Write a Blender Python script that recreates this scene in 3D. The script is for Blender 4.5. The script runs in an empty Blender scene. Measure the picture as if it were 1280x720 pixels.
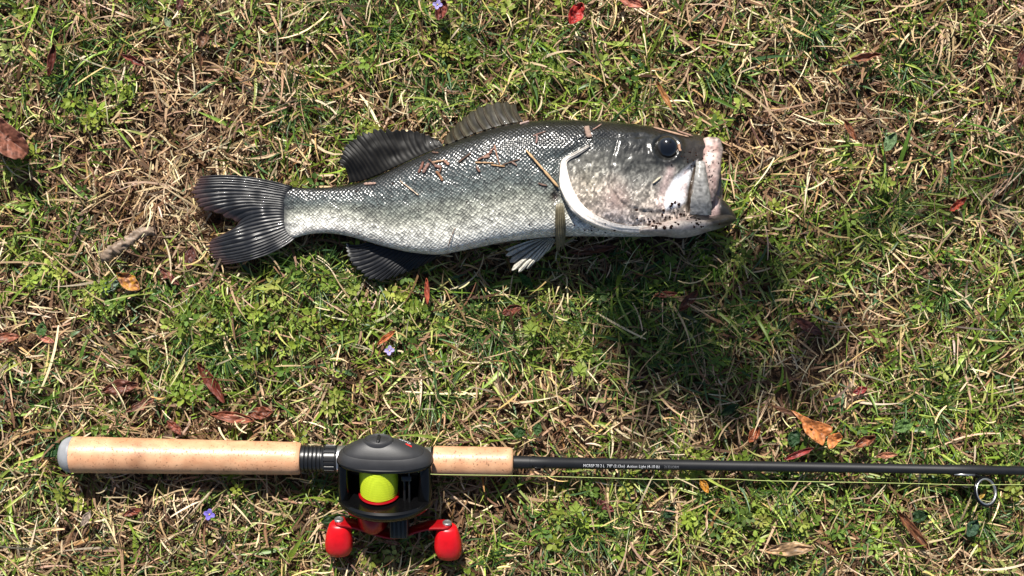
import bpy, math, random
import numpy as np
from mathutils import Vector, Matrix

# ------------------------------------------------------------------ camera, light, exposure
H = 1.0                      # camera height above the lawn (m)
S = 0.80 / 1280              # metres per photo pixel on the ground
random.seed(7)
rng = np.random.default_rng(11)
sc = bpy.context.scene
COL = sc.collection

cam_d = bpy.data.cameras.new('camera')
cam = bpy.data.objects.new('camera', cam_d)
COL.objects.link(cam)
cam.location = (0, 0, H)
cam_d.sensor_width = 36.0
cam_d.lens = 36.0 * H / 0.80
cam_d.clip_start = 0.01
cam_d.clip_end = 500
sc.camera = cam

SUN = Vector((-0.12, 0.72, 0.76)).normalized()      # direction towards the sun
world = bpy.data.worlds.new('World')
sc.world = world
world.use_nodes = True
wn = world.node_tree
bg = wn.nodes['Background']
sky = wn.nodes.new('ShaderNodeTexSky')
sky.sky_type = 'NISHITA'
sky.sun_disc = False
sky.sun_elevation = math.asin(SUN.z)
sky.sun_rotation = math.atan2(SUN.x, SUN.y)
wn.links.new(sky.outputs[0], bg.inputs[0])
bg.inputs[1].default_value = 0.05
sun_d = bpy.data.lights.new('sun', 'SUN')
sun_d.energy = 5.0
sun_d.angle = math.radians(0.53)
sun_d.color = (1.0, 0.95, 0.87)
sun = bpy.data.objects.new('sun', sun_d)
COL.objects.link(sun)
sun.rotation_euler = SUN.to_track_quat('Z', 'Y').to_euler()
sun.location = SUN * 6
sc.view_settings.view_transform = 'Standard'
sc.view_settings.look = 'None'
sc.view_settings.gamma = 1
sc.view_settings.exposure = 0.8
sc.render.engine = 'CYCLES'


# ------------------------------------------------------------------ helpers
def lin(r, g=None, b=None):
    """sRGB 0-255 to linear"""
    if g is None:
        r, g, b = r
    c = np.array([r, g, b], float) / 255
    return np.where(c <= 0.04045, c / 12.92, ((c + 0.055) / 1.055) ** 2.4)


def P(px, py, z=0.0):
    """the point at height z that the photo shows at pixel (px, py)"""
    k = (H - z) / H * S
    return np.array([(px - 640) * k, (360 - py) * k, z])


def Pa(px, py, z):
    k = (H - z) / H * S
    return np.stack([(px - 640) * k, (360 - py) * k, z], -1)


def tag(o, label=None, cat=None, group=None, kind=None):
    if label: o['label'] = label
    if cat: o['category'] = cat
    if group: o['group'] = group
    if kind: o['kind'] = kind
    return o


def mesh_np(name, V, F, mat=None, parent=None, col=None, uv=None, smooth=True, attrs=None):
    """V (n,3); F (m,4) or (m,3) index array -> one linked mesh object"""
    V = np.ascontiguousarray(V, np.float32).reshape(-1, 3)
    F = np.ascontiguousarray(F, np.int32)
    k = F.shape[1]
    me = bpy.data.meshes.new(name)
    me.vertices.add(len(V)); me.vertices.foreach_set('co', V.ravel())
    me.loops.add(F.size); me.loops.foreach_set('vertex_index', F.ravel())
    me.polygons.add(len(F))
    me.polygons.foreach_set('loop_start', np.arange(0, F.size, k, dtype=np.int32))
    if smooth:
        me.polygons.foreach_set('use_smooth', np.ones(len(F), bool))
    me.update(calc_edges=True)
    if col is not None:
        c = np.ones((len(V), 4), np.float32); c[:, :3] = col
        at = me.color_attributes.new('Col', 'FLOAT_COLOR', 'POINT')
        at.data.foreach_set('color', c.ravel())
    if uv is not None:
        at = me.attributes.new('suv', 'FLOAT_VECTOR', 'POINT')
        u3 = np.zeros((len(V), 3), np.float32); u3[:, :uv.shape[1]] = uv
        at.data.foreach_set('vector', u3.ravel())
    for kx, arr in (attrs or {}).items():
        at = me.attributes.new(kx, 'FLOAT', 'POINT')
        at.data.foreach_set('value', np.ascontiguousarray(arr, np.float32))
    me.validate()
    if mat: me.materials.append(mat)
    o = bpy.data.objects.new(name, me)
    COL.objects.link(o)
    if parent: o.parent = parent
    return o


def grid_faces(nu, nv, wrap=False):
    i = np.arange(nu - 1)[:, None]
    j = np.arange(nv if wrap else nv - 1)[None, :]
    j2 = (j + 1) % nv
    return np.stack([i * nv + j, i * nv + j2, (i + 1) * nv + j2, (i + 1) * nv + j], -1).reshape(-1, 4)


def empty(name, loc=(0, 0, 0)):
    o = bpy.data.objects.new(name, None)
    o.empty_display_size = 0.02
    COL.objects.link(o); o.location = loc
    return o


def solid(o, t, off=0.0):
    m = o.modifiers.new('thick', 'SOLIDIFY'); m.thickness = t; m.offset = off
    return o


_perm = rng.random((4, 512, 512))


def vnoise(x, y, k=0):
    """smooth value noise 0..1"""
    g = _perm[k % 4]
    xi = np.floor(x).astype(int); yi = np.floor(y).astype(int)
    fx = x - xi; fy = y - yi
    fx = fx * fx * (3 - 2 * fx); fy = fy * fy * (3 - 2 * fy)
    a = g[yi % 512, xi % 512]; b = g[yi % 512, (xi + 1) % 512]
    c = g[(yi + 1) % 512, xi % 512]; d = g[(yi + 1) % 512, (xi + 1) % 512]
    return (a * (1 - fx) + b * fx) * (1 - fy) + (c * (1 - fx) + d * fx) * fy


def fbm(x, y, k=0, o=4):
    s = 0; a = 0.5; n = 0
    for i in range(o):
        s = s + a * vnoise(x * 2 ** i + 17.3 * i, y * 2 ** i + 5.1 * i, k + i); n += a; a *= 0.5
    return s / n


def sst(a, b, x):
    t = np.clip((x - a) / (b - a), 0, 1)
    return t * t * (3 - 2 * t)


def seg_dist(px, py, pts):
    """distance to a polyline"""
    d = np.full(np.shape(px), 1e9)
    for (x0, y0), (x1, y1) in zip(pts[:-1], pts[1:]):
        vx, vy = x1 - x0, y1 - y0
        t = np.clip(((px - x0) * vx + (py - y0) * vy) / (vx * vx + vy * vy + 1e-9), 0, 1)
        d = np.minimum(d, np.hypot(px - x0 - t * vx, py - y0 - t * vy))
    return d


def inpoly(px, py, pts):
    r = np.zeros(np.shape(px), bool)
    n = len(pts)
    for i in range(n):
        x0, y0 = pts[i]; x1, y1 = pts[(i + 1) % n]
        c = ((y0 > py) != (y1 > py)) & (px < (x1 - x0) * (py - y0) / (y1 - y0 + 1e-12) + x0)
        r ^= c
    return r


def smoothlist(pts, n):
    """Catmull-Rom through the points, uniform in index"""
    p = np.array(pts, float)
    q = np.vstack([2 * p[0] - p[1], p, 2 * p[-1] - p[-2]])
    s = np.linspace(0, len(p) - 1, n)
    i = np.minimum(s.astype(int), len(p) - 2); t = (s - i)[:, None]
    a, b, c, d = q[i], q[i + 1], q[i + 2], q[i + 3]
    return 0.5 * (2 * b + (c - a) * t + (2 * a - 5 * b + 4 * c - d) * t ** 2 + (3 * b - a - 3 * c + d) * t ** 3)


# ------------------------------------------------------------------ materials
def nmat(name):
    m = bpy.data.materials.new(name); m.use_nodes = True
    nt = m.node_tree
    return m, nt, nt.nodes['Principled BSDF']


def N(nt, t, **kw):
    n = nt.nodes.new(t)
    for k, v in kw.items():
        setattr(n, k, v)
    return n


def simple(name, c, rough=0.5, metal=0.0, spec=0.5, bump=0.0, bscale=800, var=0.0, vscale=120, coat=0.0):
    m, nt, b = nmat(name)
    b.inputs['Base Color'].default_value = (*c, 1)
    b.inputs['Roughness'].default_value = rough
    b.inputs['Metallic'].default_value = metal
    b.inputs['Specular IOR Level'].default_value = spec
    b.inputs['Coat Weight'].default_value = coat
    tc = N(nt, 'ShaderNodeTexCoord')
    if var:
        nz = N(nt, 'ShaderNodeTexNoise'); nz.inputs['Scale'].default_value = vscale; nz.inputs['Detail'].default_value = 5
        nt.links.new(tc.outputs['Object'], nz.inputs['Vector'])
        mr = N(nt, 'ShaderNodeMapRange')
        mr.inputs[1].default_value = 0.3; mr.inputs[2].default_value = 0.7
        mr.inputs[3].default_value = 1 - var; mr.inputs[4].default_value = 1 + var
        nt.links.new(nz.outputs[0], mr.inputs[0])
        mx = N(nt, 'ShaderNodeMix', data_type='RGBA', blend_type='MULTIPLY')
        mx.inputs[0].default_value = 1
        mx.inputs[6].default_value = (*c, 1)
        nt.links.new(mr.outputs[0], mx.inputs[7])
        nt.links.new(mx.outputs[2], b.inputs['Base Color'])
    if bump:
        nb = N(nt, 'ShaderNodeTexNoise'); nb.inputs['Scale'].default_value = bscale; nb.inputs['Detail'].default_value = 4
        nt.links.new(tc.outputs['Object'], nb.inputs['Vector'])
        bp = N(nt, 'ShaderNodeBump'); bp.inputs['Strength'].default_value = bump; bp.inputs['Distance'].default_value = 0.001
        nt.links.new(nb.outputs[0], bp.inputs['Height']); nt.links.new(bp.outputs[0], b.inputs['Normal'])
    return m


def leafy(name, rough=0.5, transl=0.3, spec=0.35, nscale=900, coat=0.0):
    """thin plant matter coloured by the Col attribute, letting light through"""
    m, nt, b = nmat(name)
    at = N(nt, 'ShaderNodeAttribute', attribute_name='Col')
    tc = N(nt, 'ShaderNodeTexCoord')
    nz = N(nt, 'ShaderNodeTexNoise'); nz.inputs['Scale'].default_value = nscale; nz.inputs['Detail'].default_value = 3
    nt.links.new(tc.outputs['Object'], nz.inputs['Vector'])
    mr = N(nt, 'ShaderNodeMapRange')
    mr.inputs[1].default_value = 0.3; mr.inputs[2].default_value = 0.7; mr.inputs[3].default_value = 0.75; mr.inputs[4].default_value = 1.2
    nt.links.new(nz.outputs[0], mr.inputs[0])
    mx = N(nt, 'ShaderNodeMix', data_type='RGBA', blend_type='MULTIPLY'); mx.inputs[0].default_value = 1
    nt.links.new(at.outputs['Color'], mx.inputs[6]); nt.links.new(mr.outputs[0], mx.inputs[7])
    nt.links.new(mx.outputs[2], b.inputs['Base Color'])
    b.inputs['Roughness'].default_value = rough
    b.inputs['Specular IOR Level'].default_value = spec
    b.inputs['Coat Weight'].default_value = coat
    tr = N(nt, 'ShaderNodeBsdfTranslucent'); nt.links.new(mx.outputs[2], tr.inputs[0])
    ms = N(nt, 'ShaderNodeMixShader'); ms.inputs[0].default_value = transl
    nt.links.new(b.outputs[0], ms.inputs[1]); nt.links.new(tr.outputs[0], ms.inputs[2])
    nt.links.new(ms.outputs[0], nt.nodes['Material Output'].inputs[0])
    return m


M_GRASS = leafy('grass_blade', 0.42, 0.30, 0.45)
M_STRAW = leafy('dry_grass', 0.6, 0.18, 0.3)
M_WEED = leafy('weed_leaf', 0.55, 0.30, 0.22)
M_DEAD = leafy('dead_leaf', 0.5, 0.15, 0.4, 400)


def soil_material():
    m, nt, b = nmat('soil')
    tc = N(nt, 'ShaderNodeTexCoord')
    n1 = N(nt, 'ShaderNodeTexNoise'); n1.inputs['Scale'].default_value = 160; n1.inputs['Detail'].default_value = 8
    n2 = N(nt, 'ShaderNodeTexNoise'); n2.inputs['Scale'].default_value = 9; n2.inputs['Detail'].default_value = 6
    n3 = N(nt, 'ShaderNodeTexNoise'); n3.inputs['Scale'].default_value = 60; n3.inputs['Detail'].default_value = 8
    for n in (n1, n2, n3):
        nt.links.new(tc.outputs['Object'], n.inputs['Vector'])
    r1 = N(nt, 'ShaderNodeValToRGB')
    r1.color_ramp.elements[0].position = 0.3; r1.color_ramp.elements[0].color = (*lin(38, 26, 18), 1)
    r1.color_ramp.elements[1].position = 0.72; r1.color_ramp.elements[1].color = (*lin(104, 78, 54), 1)
    nt.links.new(n1.outputs[0], r1.inputs[0])
    # beyond the blades that are built: the turf's own mix of straw and green
    r2 = N(nt, 'ShaderNodeValToRGB')
    r2.color_ramp.elements[0].position = 0.38; r2.color_ramp.elements[0].color = (*lin(70, 88, 40), 1)
    r2.color_ramp.elements[1].position = 0.62; r2.color_ramp.elements[1].color = (*lin(150, 128, 88), 1)
    nt.links.new(n3.outputs[0], r2.inputs[0])
    ln = N(nt, 'ShaderNodeVectorMath', operation='LENGTH')
    nt.links.new(tc.outputs['Object'], ln.inputs[0])
    mr = N(nt, 'ShaderNodeMapRange'); mr.inputs[1].default_value = 0.65; mr.inputs[2].default_value = 1.3
    nt.links.new(ln.outputs['Value'], mr.inputs[0])
    mx = N(nt, 'ShaderNodeMix', data_type='RGBA')
    nt.links.new(mr.outputs[0], mx.inputs[0]); nt.links.new(r1.outputs[0], mx.inputs[6]); nt.links.new(r2.outputs[0], mx.inputs[7])
    nt.links.new(mx.outputs[2], b.inputs['Base Color'])
    b.inputs['Roughness'].default_value = 0.9
    bp = N(nt, 'ShaderNodeBump'); bp.inputs['Strength'].default_value = 0.8; bp.inputs['Distance'].default_value = 0.004
    nt.links.new(n1.outputs[0], bp.inputs['Height']); nt.links.new(bp.outputs[0], b.inputs['Normal'])
    return m


# ------------------------------------------------------------------ ground: one sheet to the horizon
def gz(x, y):
    r = np.hypot(x, y)
    w = 1 - sst(1.5, 4.0, r)
    return (fbm(x * 14 + 40, y * 14 + 40, 0) - 0.5) * 0.014 * w - 0.004


ax = np.concatenate([-np.geomspace(0.62, 120, 40)[::-1], np.linspace(-0.6, 0.6, 241), np.geomspace(0.62, 120, 40)])
gx, gy = np.meshgrid(ax, ax, indexing='ij')
gv = np.stack([gx, gy, gz(gx, gy)], -1)
ground = mesh_np('ground', gv, grid_faces(len(ax), len(ax)), soil_material())
tag(ground, 'dark brown soil under the patchy lawn', 'ground', kind='structure')

# occupancy: the lowest height of the things lying on the lawn, over a 1.5 mm world grid
CELL = 0.0015
OX, OY = -0.66, -0.45
NXC, NYC = 880, 600
zlow = np.full((NXC, NYC), 9.0)
zfin = np.full((NXC, NYC), 9.0)


def occupy(V, g=None):
    g = zlow if g is None else g
    V = np.asarray(V).reshape(-1, 3)
    i = ((V[:, 0] - OX) / CELL).astype(int); j = ((V[:, 1] - OY) / CELL).astype(int)
    ok = (i >= 1) & (i < NXC - 1) & (j >= 1) & (j < NYC - 1)
    i, j, z = i[ok], j[ok], V[ok, 2]
    for di in (-1, 0, 1):
        for dj in (-1, 0, 1):
            np.minimum.at(g, (i + di, j + dj), z)


# ------------------------------------------------------------------ the fish
def skin_material(name, rough=0.3):
    """wet fish skin: Col attribute, diamond lattice of scales in suv, 'scaly' says how strongly"""
    m, nt, b = nmat(name)
    at = N(nt, 'ShaderNodeAttribute', attribute_name='Col')
    uv = N(nt, 'ShaderNodeAttribute', attribute_name='suv')
    sc_ = N(nt, 'ShaderNodeAttribute', attribute_name='scaly')
    sp = N(nt, 'ShaderNodeSeparateXYZ'); nt.links.new(uv.outputs['Vector'], sp.inputs[0])

    def math_(op, a, c=None):
        n = N(nt, 'ShaderNodeMath', operation=op)
        for k, v in ((0, a), (1, c)):
            if v is None: continue
            if isinstance(v, (int, float)): n.inputs[k].default_value = v
            else: nt.links.new(v, n.inputs[k])
        return n.outputs[0]
    A = math_('ADD', sp.outputs[0], sp.outputs[1]); B = math_('SUBTRACT', sp.outputs[0], sp.outputs[1])
    sA = math_('ABSOLUTE', math_('SINE', math_('MULTIPLY', A, math.pi)))
    sB = math_('ABSOLUTE', math_('SINE', math_('MULTIPLY', B, math.pi)))
    h = math_('MULTIPLY', sA, sB)
    cmb = N(nt, 'ShaderNodeCombineXYZ')
    nt.links.new(math_('FLOOR', A), cmb.inputs[0]); nt.links.new(math_('FLOOR', B), cmb.inputs[1])
    wn_ = N(nt, 'ShaderNodeTexWhiteNoise', noise_dimensions='2D'); nt.links.new(cmb.outputs[0], wn_.inputs['Vector'])
    # each scale slopes back: tilt the relief along the body inside its cell
    fr = math_('ADD', math_('FRACT', A), math_('FRACT', B))
    relief = math_('ADD', math_('MULTIPLY', h, 0.7), math_('MULTIPLY', fr, 0.45))
    relief = math_('ADD', relief, math_('MULTIPLY', wn_.outputs['Value'], 0.5))
    relief = math_('MULTIPLY', relief, sc_.outputs['Fac'])
    nz = N(nt, 'ShaderNodeTexNoise'); nz.inputs['Scale'].default_value = 420; nz.inputs['Detail'].default_value = 4
    tc = N(nt, 'ShaderNodeTexCoord'); nt.links.new(tc.outputs['Object'], nz.inputs['Vector'])
    relief = math_('ADD', relief, math_('MULTIPLY', nz.outputs[0], 0.8))
    bp = N(nt, 'ShaderNodeBump'); bp.inputs['Strength'].default_value = 0.6; bp.inputs['Distance'].default_value = 0.0008
    bp2 = N(nt, 'ShaderNodeBump'); bp2.inputs['Strength'].default_value = 0.36; bp2.inputs['Distance'].default_value = 0.0008
    nt.links.new(relief, bp2.inputs['Height']); nt.links.new(bp2.outputs[0], b.inputs['Coat Normal'])
    nt.links.new(relief, bp.inputs['Height']); nt.links.new(bp.outputs[0], b.inputs['Normal'])
    # colour: bright middle, dark rim, every scale a little different
    k = math_('POWER', h, 0.6)
    k = math_('ADD', math_('MULTIPLY', k, 0.75), math_('MULTIPLY', wn_.outputs['Value'], 0.95))
    k = math_('ADD', k, 0.05)
    k = math_('SUBTRACT', k, 1.0)
    k = math_('ADD', math_('MULTIPLY', k, sc_.outputs['Fac']), 1.0)
    k2 = N(nt, 'ShaderNodeMapRange'); k2.inputs[1].default_value = 0.3; k2.inputs[2].default_value = 0.7
    k2.inputs[3].default_value = 0.72; k2.inputs[4].default_value = 1.25
    nt.links.new(nz.outputs[0], k2.inputs[0])
    k = math_('MULTIPLY', k, k2.outputs[0])
    mx = N(nt, 'ShaderNodeMix', data_type='RGBA', blend_type='MULTIPLY'); mx.inputs[0].default_value = 1
    nt.links.new(at.outputs['Color'], mx.inputs[6]); nt.links.new(k, mx.inputs[7])
    nt.links.new(mx.outputs[2], b.inputs['Base Color'])
    b.inputs['Roughness'].default_value = 0.5
    b.inputs['Specular IOR Level'].default_value = 0.25
    b.inputs['Coat Weight'].default_value = 1.0
    b.inputs['Coat Roughness'].default_value = 0.21
    return m


M_SKIN = skin_material('fish_skin')
M_FLESH = leafy('fish_flesh', 0.36, 0.06, 0.45, 500, 0.2)
M_FIN = leafy('fish_fin', 0.5, 0.12, 0.3, 700, 0.06)
M_TAIL = leafy('wet_tail_fin', 0.38, 0.10, 0.5, 700, 0.12)

fish = empty('bass', P(620, 235, 0.004))
FISHLOC = np.array(fish.location)
tag(fish, 'large dark grey bass lying on its side on the grass with mouth open', 'fish')

TOP = [(350, 234), (365, 234), (385, 235), (410, 234), (435, 231), (458, 225), (480, 216), (505, 204), (530, 193), (555, 182),
       (580, 173), (605, 164), (630, 157), (660, 152), (690, 150), (720, 150), (750, 151), (780, 153.5), (805, 156.5), (828, 159.5),
       (850, 163), (868, 167), (880, 170.5), (887, 175)]
BOT = [(350, 300), (366, 298), (385, 293), (408, 291.5), (432, 294.5), (456, 301), (480, 308), (505, 314), (530, 317.5), (552, 318),
       (575, 314), (600, 309), (626, 303.5), (655, 299.5), (685, 296.5), (712, 295.5), (740, 295.5), (768, 296), (790, 296), (808, 296),
       (822, 295), (836, 293), (848, 289), (856, 282)]
XB = [350, 380, 430, 480, 540, 600, 680, 740, 800, 840, 872]
BT = [.0045, .008, .013, .018, .0235, .0275, .031, .032, .0295, .026, .022]
NU, NV = 620, 220
TT = smoothlist(TOP, NU); BB = smoothlist(BOT, NU)
mid = (TT + BB) / 2; half = (TT - BB) / 2
bth = np.interp(mid[:, 0], XB, BT) * .9
zc = 0.0075 + bth * 0.97 + 0.004 * (1 - sst(350, 480, mid[:, 0]))
ang = np.linspace(0, 2 * np.pi, NV, endpoint=False)
ang = ang - .22 * np.sin(4 * ang) / 4 * 2
EXPN = 2.9
cs = np.sign(np.cos(ang)) * np.abs(np.cos(ang)) ** (2 / EXPN)
sn = np.sign(np.sin(ang)) * np.abs(np.sin(ang)) ** (2 / EXPN)
fpx = mid[:, None, 0] + half[:, None, 0] * cs
fpy = mid[:, None, 1] + half[:, None, 1] * cs
fz = zc[:, None] + bth[:, None] * sn
fv = (1 - cs)[None, :] / 2 + 0 * fpx          # 0 back .. 1 belly
up = np.clip(sn, 0, 1)[None, :] + 0 * fpx
upw = sst(0.05, 0.35, up)

GILL_O = [(736, 181), (718, 190), (702, 200), (699, 218), (700, 235), (706, 250), (715, 264), (730, 276), (750, 285), (775, 290.5), (800, 292), (826, 291)]
GILL_I = [(738, 184), (723, 194), (709, 203), (711, 220), (716, 236), (724, 250), (735, 262), (749, 271), (766, 278), (785, 282), (805, 283), (826, 282)]
PREOP = [(772, 178), (766, 199), (764, 218), (766, 236), (774, 250), (787, 259), (806, 264), (829, 265)]
INNER = [(716, 205), (726, 222), (738, 238), (752, 250)]
MEMB = [(872, 199), (858, 208), (842, 222), (832, 240), (829, 254), (832, 263), (846, 260), (858, 254), (866, 236), (870, 214)]
SLIT = [(870, 208), (866, 222), (862, 240), (861, 256), (863, 266)]
EYE = (833, 184)

d_open = seg_dist(fpx, fpy, GILL_O)
head_poly = GILL_O + [(860, 300), (920, 300), (920, 140), (760, 140)]
in_head = inpoly(fpx, fpy, head_poly)
sd = np.where(in_head, d_open, -d_open)
d_pre = seg_dist(fpx, fpy, PREOP)
pre_poly = PREOP + [(900, 266), (900, 150), (780, 150)]
in_pre = inpoly(fpx, fpy, pre_poly)
r_eye = np.hypot(fpx - EYE[0], fpy - EYE[1])
d_memb = seg_dist(fpx, fpy, MEMB + MEMB[:1]); in_memb = inpoly(fpx, fpy, MEMB)
sm = np.where(in_memb, d_memb, -d_memb)
d_slit = seg_dist(fpx, fpy, SLIT)
d_inner = seg_dist(fpx, fpy, INNER)
disp = 0.0022 * sst(-0.5, 1.5, sd) * np.exp(-np.clip(sd, 0, None) / 45) * upw
disp -= 0.0012 * np.exp(-((sd + 3) / 4) ** 2) * upw
disp -= 0.0013 * np.exp(-(d_pre / 2.6) ** 2) * upw * sst(0, 8, sd)
disp += 0.0010 * np.where(in_pre, np.exp(-d_pre / 12), 0) * upw
disp -= 0.0008 * np.exp(-(d_inner / 2.2) ** 2) * upw
disp += 0.0020 * np.exp(-((r_eye - 18) / 4.5) ** 2) * upw - 0.003 * np.exp(-(r_eye / 12) ** 2) * upw
disp += (0.0085 * (fpy - 236) / 60 - .0008) * sst(-2, 8, sm) * upw
disp -= 0.0045 * np.exp(-(d_slit / 4) ** 2) * upw
hole = np.exp(-(((fpx - 694) / 6) ** 2 + ((fpy - 246) / 8) ** 2))
disp -= 0.003 * hole * upw
headw = sst(-6, 12, sd) * (1 - (1 - sst(735, 800, fpx)) * (1 - sst(176, 192, fpy)))
disp += headw * (fbm(fpx / 7, fpy / 7, 1) - 0.5) * 0.0016 * upw
disp += (fbm(fpx / 40, fpy / 22, 2) - 0.5) * 0.0022 * upw
# shallow crease above the gill cover and on the brow
disp -= 0.0012 * np.exp(-(seg_dist(fpx, fpy, [(722, 176), (745, 170), (775, 172), (806, 170)]) / 2.5) ** 2) * upw
fz2 = fz + disp * np.maximum(sn, 0)[None, :]

# --- true colours of the skin
stops = [0, .06, .14, .27, .45, .58, .70, .80, .92, 1]
cols = np.array([lin(*c) for c in [(12, 13, 14), (18, 20, 21), (36, 40, 41), (56, 63, 64), (76, 83, 81), (110, 113, 104), (158, 158, 147),
                                   (196, 195, 186), (214, 213, 206), (214, 210, 202)]])
vv = fv + 0.13 * (1 - sst(390, 520, fpx)) * sst(0.1, 0.3, fv) - 0.07 * sst(600, 690, fpx) * (1 - sst(0.75, 0.95, fv))
vv = vv + (fbm(fpx / 26, fpy / 16, 3) - 0.5) * 0.13
c_body = np.stack([np.interp(vv, stops, cols[:, i]) for i in range(3)], -1)
blot = sst(0.55, 0.75, fbm(fpx / 22, fpy / 14, 1)) * np.exp(-((fv - 0.52) / 0.16) ** 2)
c_body = c_body * (1 - 0.45 * blot[..., None])
# head
hst = [0, .1, .22, .40, .58, .72, .84, .95, 1]
hcol = np.array([lin(*c) for c in [(13, 13, 13), (22, 22, 21), (40, 40, 38), (80, 80, 76), (122, 120, 114), (156, 148, 138), (190, 176, 164), (206, 190, 178), (200, 186, 176)]])
hv = fv + .10 * sst(.3, .5, fv) + (fbm(fpx / 14, fpy / 14, 0) - 0.5) * 0.2 + 0.10 * (1 - sst(760, 790, fpx))
c_head = np.stack([np.interp(hv, hst, hcol[:, i]) for i in range(3)], -1)
spots = sst(0.5, 0.66, vnoise(fpx / 2.3, fpy / 2.9, 2)) * (.5 + .8 * sst(.35, .65, fbm(fpx / 11, fpy / 11, 3)))
c_head = c_head * (0.62 + 1.25 * spots[..., None] * sst(0.2, 0.42, fv)[..., None])
c_head = c_head * (1 - .5 * sst(.58, .74, fbm(fpx / 9 + 31, fpy / 7, 1)) * sst(.1, .3, fv))[..., None]
olive = np.exp(-(((fpx - 735) / 22) ** 2 + ((fpy - 235) / 30) ** 2))[..., None]
c_head = c_head * (1 - 0.5 * olive) + lin(128, 122, 100) * (0.55 + 0.9 * spots[..., None]) * 0.5 * olive
pink = np.exp(-(((fpx - 770) / 14) ** 2 + ((fpy - 250) / 18) ** 2))[..., None] * 0.75
c_head = c_head * (1 - pink) + lin(186, 160, 150) * pink
c_head = c_head * (1 - 0.45 * np.exp(-(d_pre / 2) ** 2)[..., None])
c_head = c_head * (1 - 0.5 * np.exp(-((r_eye - 17) / 5) ** 2)[..., None])
snout = (sst(845, 862, fpx) * (1 - sst(196, 206, fpy)))[..., None]
c_head = c_head * (1 - snout * 0.6) + lin(52, 44, 36) * snout * 0.6
mw = sst(-1.5, 3, sm)[..., None]
mcol = lin(246, 247, 252) * (1 - sst(0.45, 0.8, fbm(fpx / 9, fpy / 16, 2)))[..., None] + lin(206, 186, 184) * sst(0.45, 0.8, fbm(fpx / 9, fpy / 16, 2))[..., None]
c_head = c_head * (1 - mw) + mcol * mw
pk2 = (np.exp(-(seg_dist(fpx, fpy, [(838, 214), (829, 236), (826, 256)]) / 6) ** 2) * 0.6)[..., None]
c_head = c_head * (1 - pk2) + lin(186, 162, 158) * pk2
sl = np.exp(-(d_slit / 3.2) ** 4)[..., None]
c_head = c_head * (1 - sl) + lin(58, 46, 34) * sl
tl = (1 - sst(352, 372, fpx + 14 * (vnoise(fpy / 4, fpx / 14, 1) - .5)))[..., None] * .9
c_body = c_body * (1 - tl) + lin(30, 31, 34) * tl
c_fish = c_body * (1 - headw[..., None]) + c_head * headw[..., None]
c_fish = c_fish * (1 - hole[..., None] * 0.9) + lin(40, 22, 18) * hole[..., None] * 0.9
under = (sn < -0.05)[None, :, None] + 0 * c_fish
c_fish = np.where(under > 0, np.where(in_head[..., None], c_head, c_body), c_fish)

arc = np.cumsum(np.hypot(np.gradient(fpy, axis=1), np.gradient(fz, axis=1) / S), axis=1)
arc -= arc[:, NV // 4][:, None]
pit = np.interp(fpx, [360, 450, 600, 720], [5.6, 6.6, 7.6, 7.2])
su = np.cumsum(1.0 / np.interp(mid[:, 0], [360, 450, 600, 720], [4.8, 5.2, 5.6, 5.2]) * np.gradient(mid[:, 0]))[:, None] + 0 * fpx
sv = arc / np.interp(mid[:, 0], [360, 450, 600, 720], [4.4, 4.8, 5.4, 5.0])[:, None]
su = su + (fbm(fpx / 7, fpy / 7, 1) - .5) * 0.9; sv = sv + (fbm(fpx / 7 + 50, fpy / 7, 2) - .5) * 0.9
scaly = (1 - headw) * (1 - 0.35 * sst(0.75, 0.95, fv)) * sst(352, 368, fpx) + headw * 0.25 * sst(0.3, 0.5, fv) * (1 - mw[..., 0])

V = Pa(fpx, fpy, fz2)
# close the ends: tail root and mouth cavity
ringN = V[-1]; ctr = ringN.mean(0)
caps, capc = [], []
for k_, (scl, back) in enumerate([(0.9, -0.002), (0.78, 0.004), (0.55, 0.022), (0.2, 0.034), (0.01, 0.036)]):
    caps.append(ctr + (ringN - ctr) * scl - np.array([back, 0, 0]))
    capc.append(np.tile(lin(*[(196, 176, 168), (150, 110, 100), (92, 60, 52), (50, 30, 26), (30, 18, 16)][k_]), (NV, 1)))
r0 = V[0]; c0 = r0.mean(0)
V_all = np.concatenate([(c0 + (r0 - c0) * 0.02)[None], V, np.array(caps)], 0)
C_all = np.concatenate([c_fish[:1], c_fish, np.array(capc)], 0)
UV_all = np.concatenate([np.stack([su, sv], -1)[:1], np.stack([su, sv], -1), np.repeat(np.stack([su, sv], -1)[-1:], 5, 0)], 0)
SC_all = np.concatenate([scaly[:1] * 0, scaly, np.zeros((5, NV))], 0)
body = mesh_np('body', V_all.reshape(-1, 3) - FISHLOC, grid_faces(NU + 6, NV, True)[:, ::-1], M_SKIN, fish, C_all.reshape(-1, 3),
               UV_all.reshape(-1, 2), attrs={'scaly': SC_all.ravel()})
occupy(V)

# raster of the upper surface: height under a photo pixel
RX0, RY0 = 330, 130
zs = np.full((620, 220), np.nan)
ii = np.round(fpx - RX0).astype(int); jj = np.round(fpy - RY0).astype(int)
msk = np.broadcast_to((sn > -0.01)[None, :], fpx.shape)
zt = np.full((620, 220), -1.0)
np.maximum.at(zt, (ii[msk], jj[msk]), fz2[msk])
for _ in range(6):
    bad = zt < 0
    pad = np.pad(zt, 1, constant_values=-1)
    mxn = np.max([pad[a:a + 620, b:b + 220] for a in range(3) for b in range(3)], 0)
    zt = np.where(bad, mxn, zt)


def surf(px, py):
    i = np.clip(np.round(np.asarray(px) - RX0).astype(int), 0, 619); j = np.clip(np.round(np.asarray(py) - RY0).astype(int), 0, 219)
    return zt[i, j]


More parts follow.
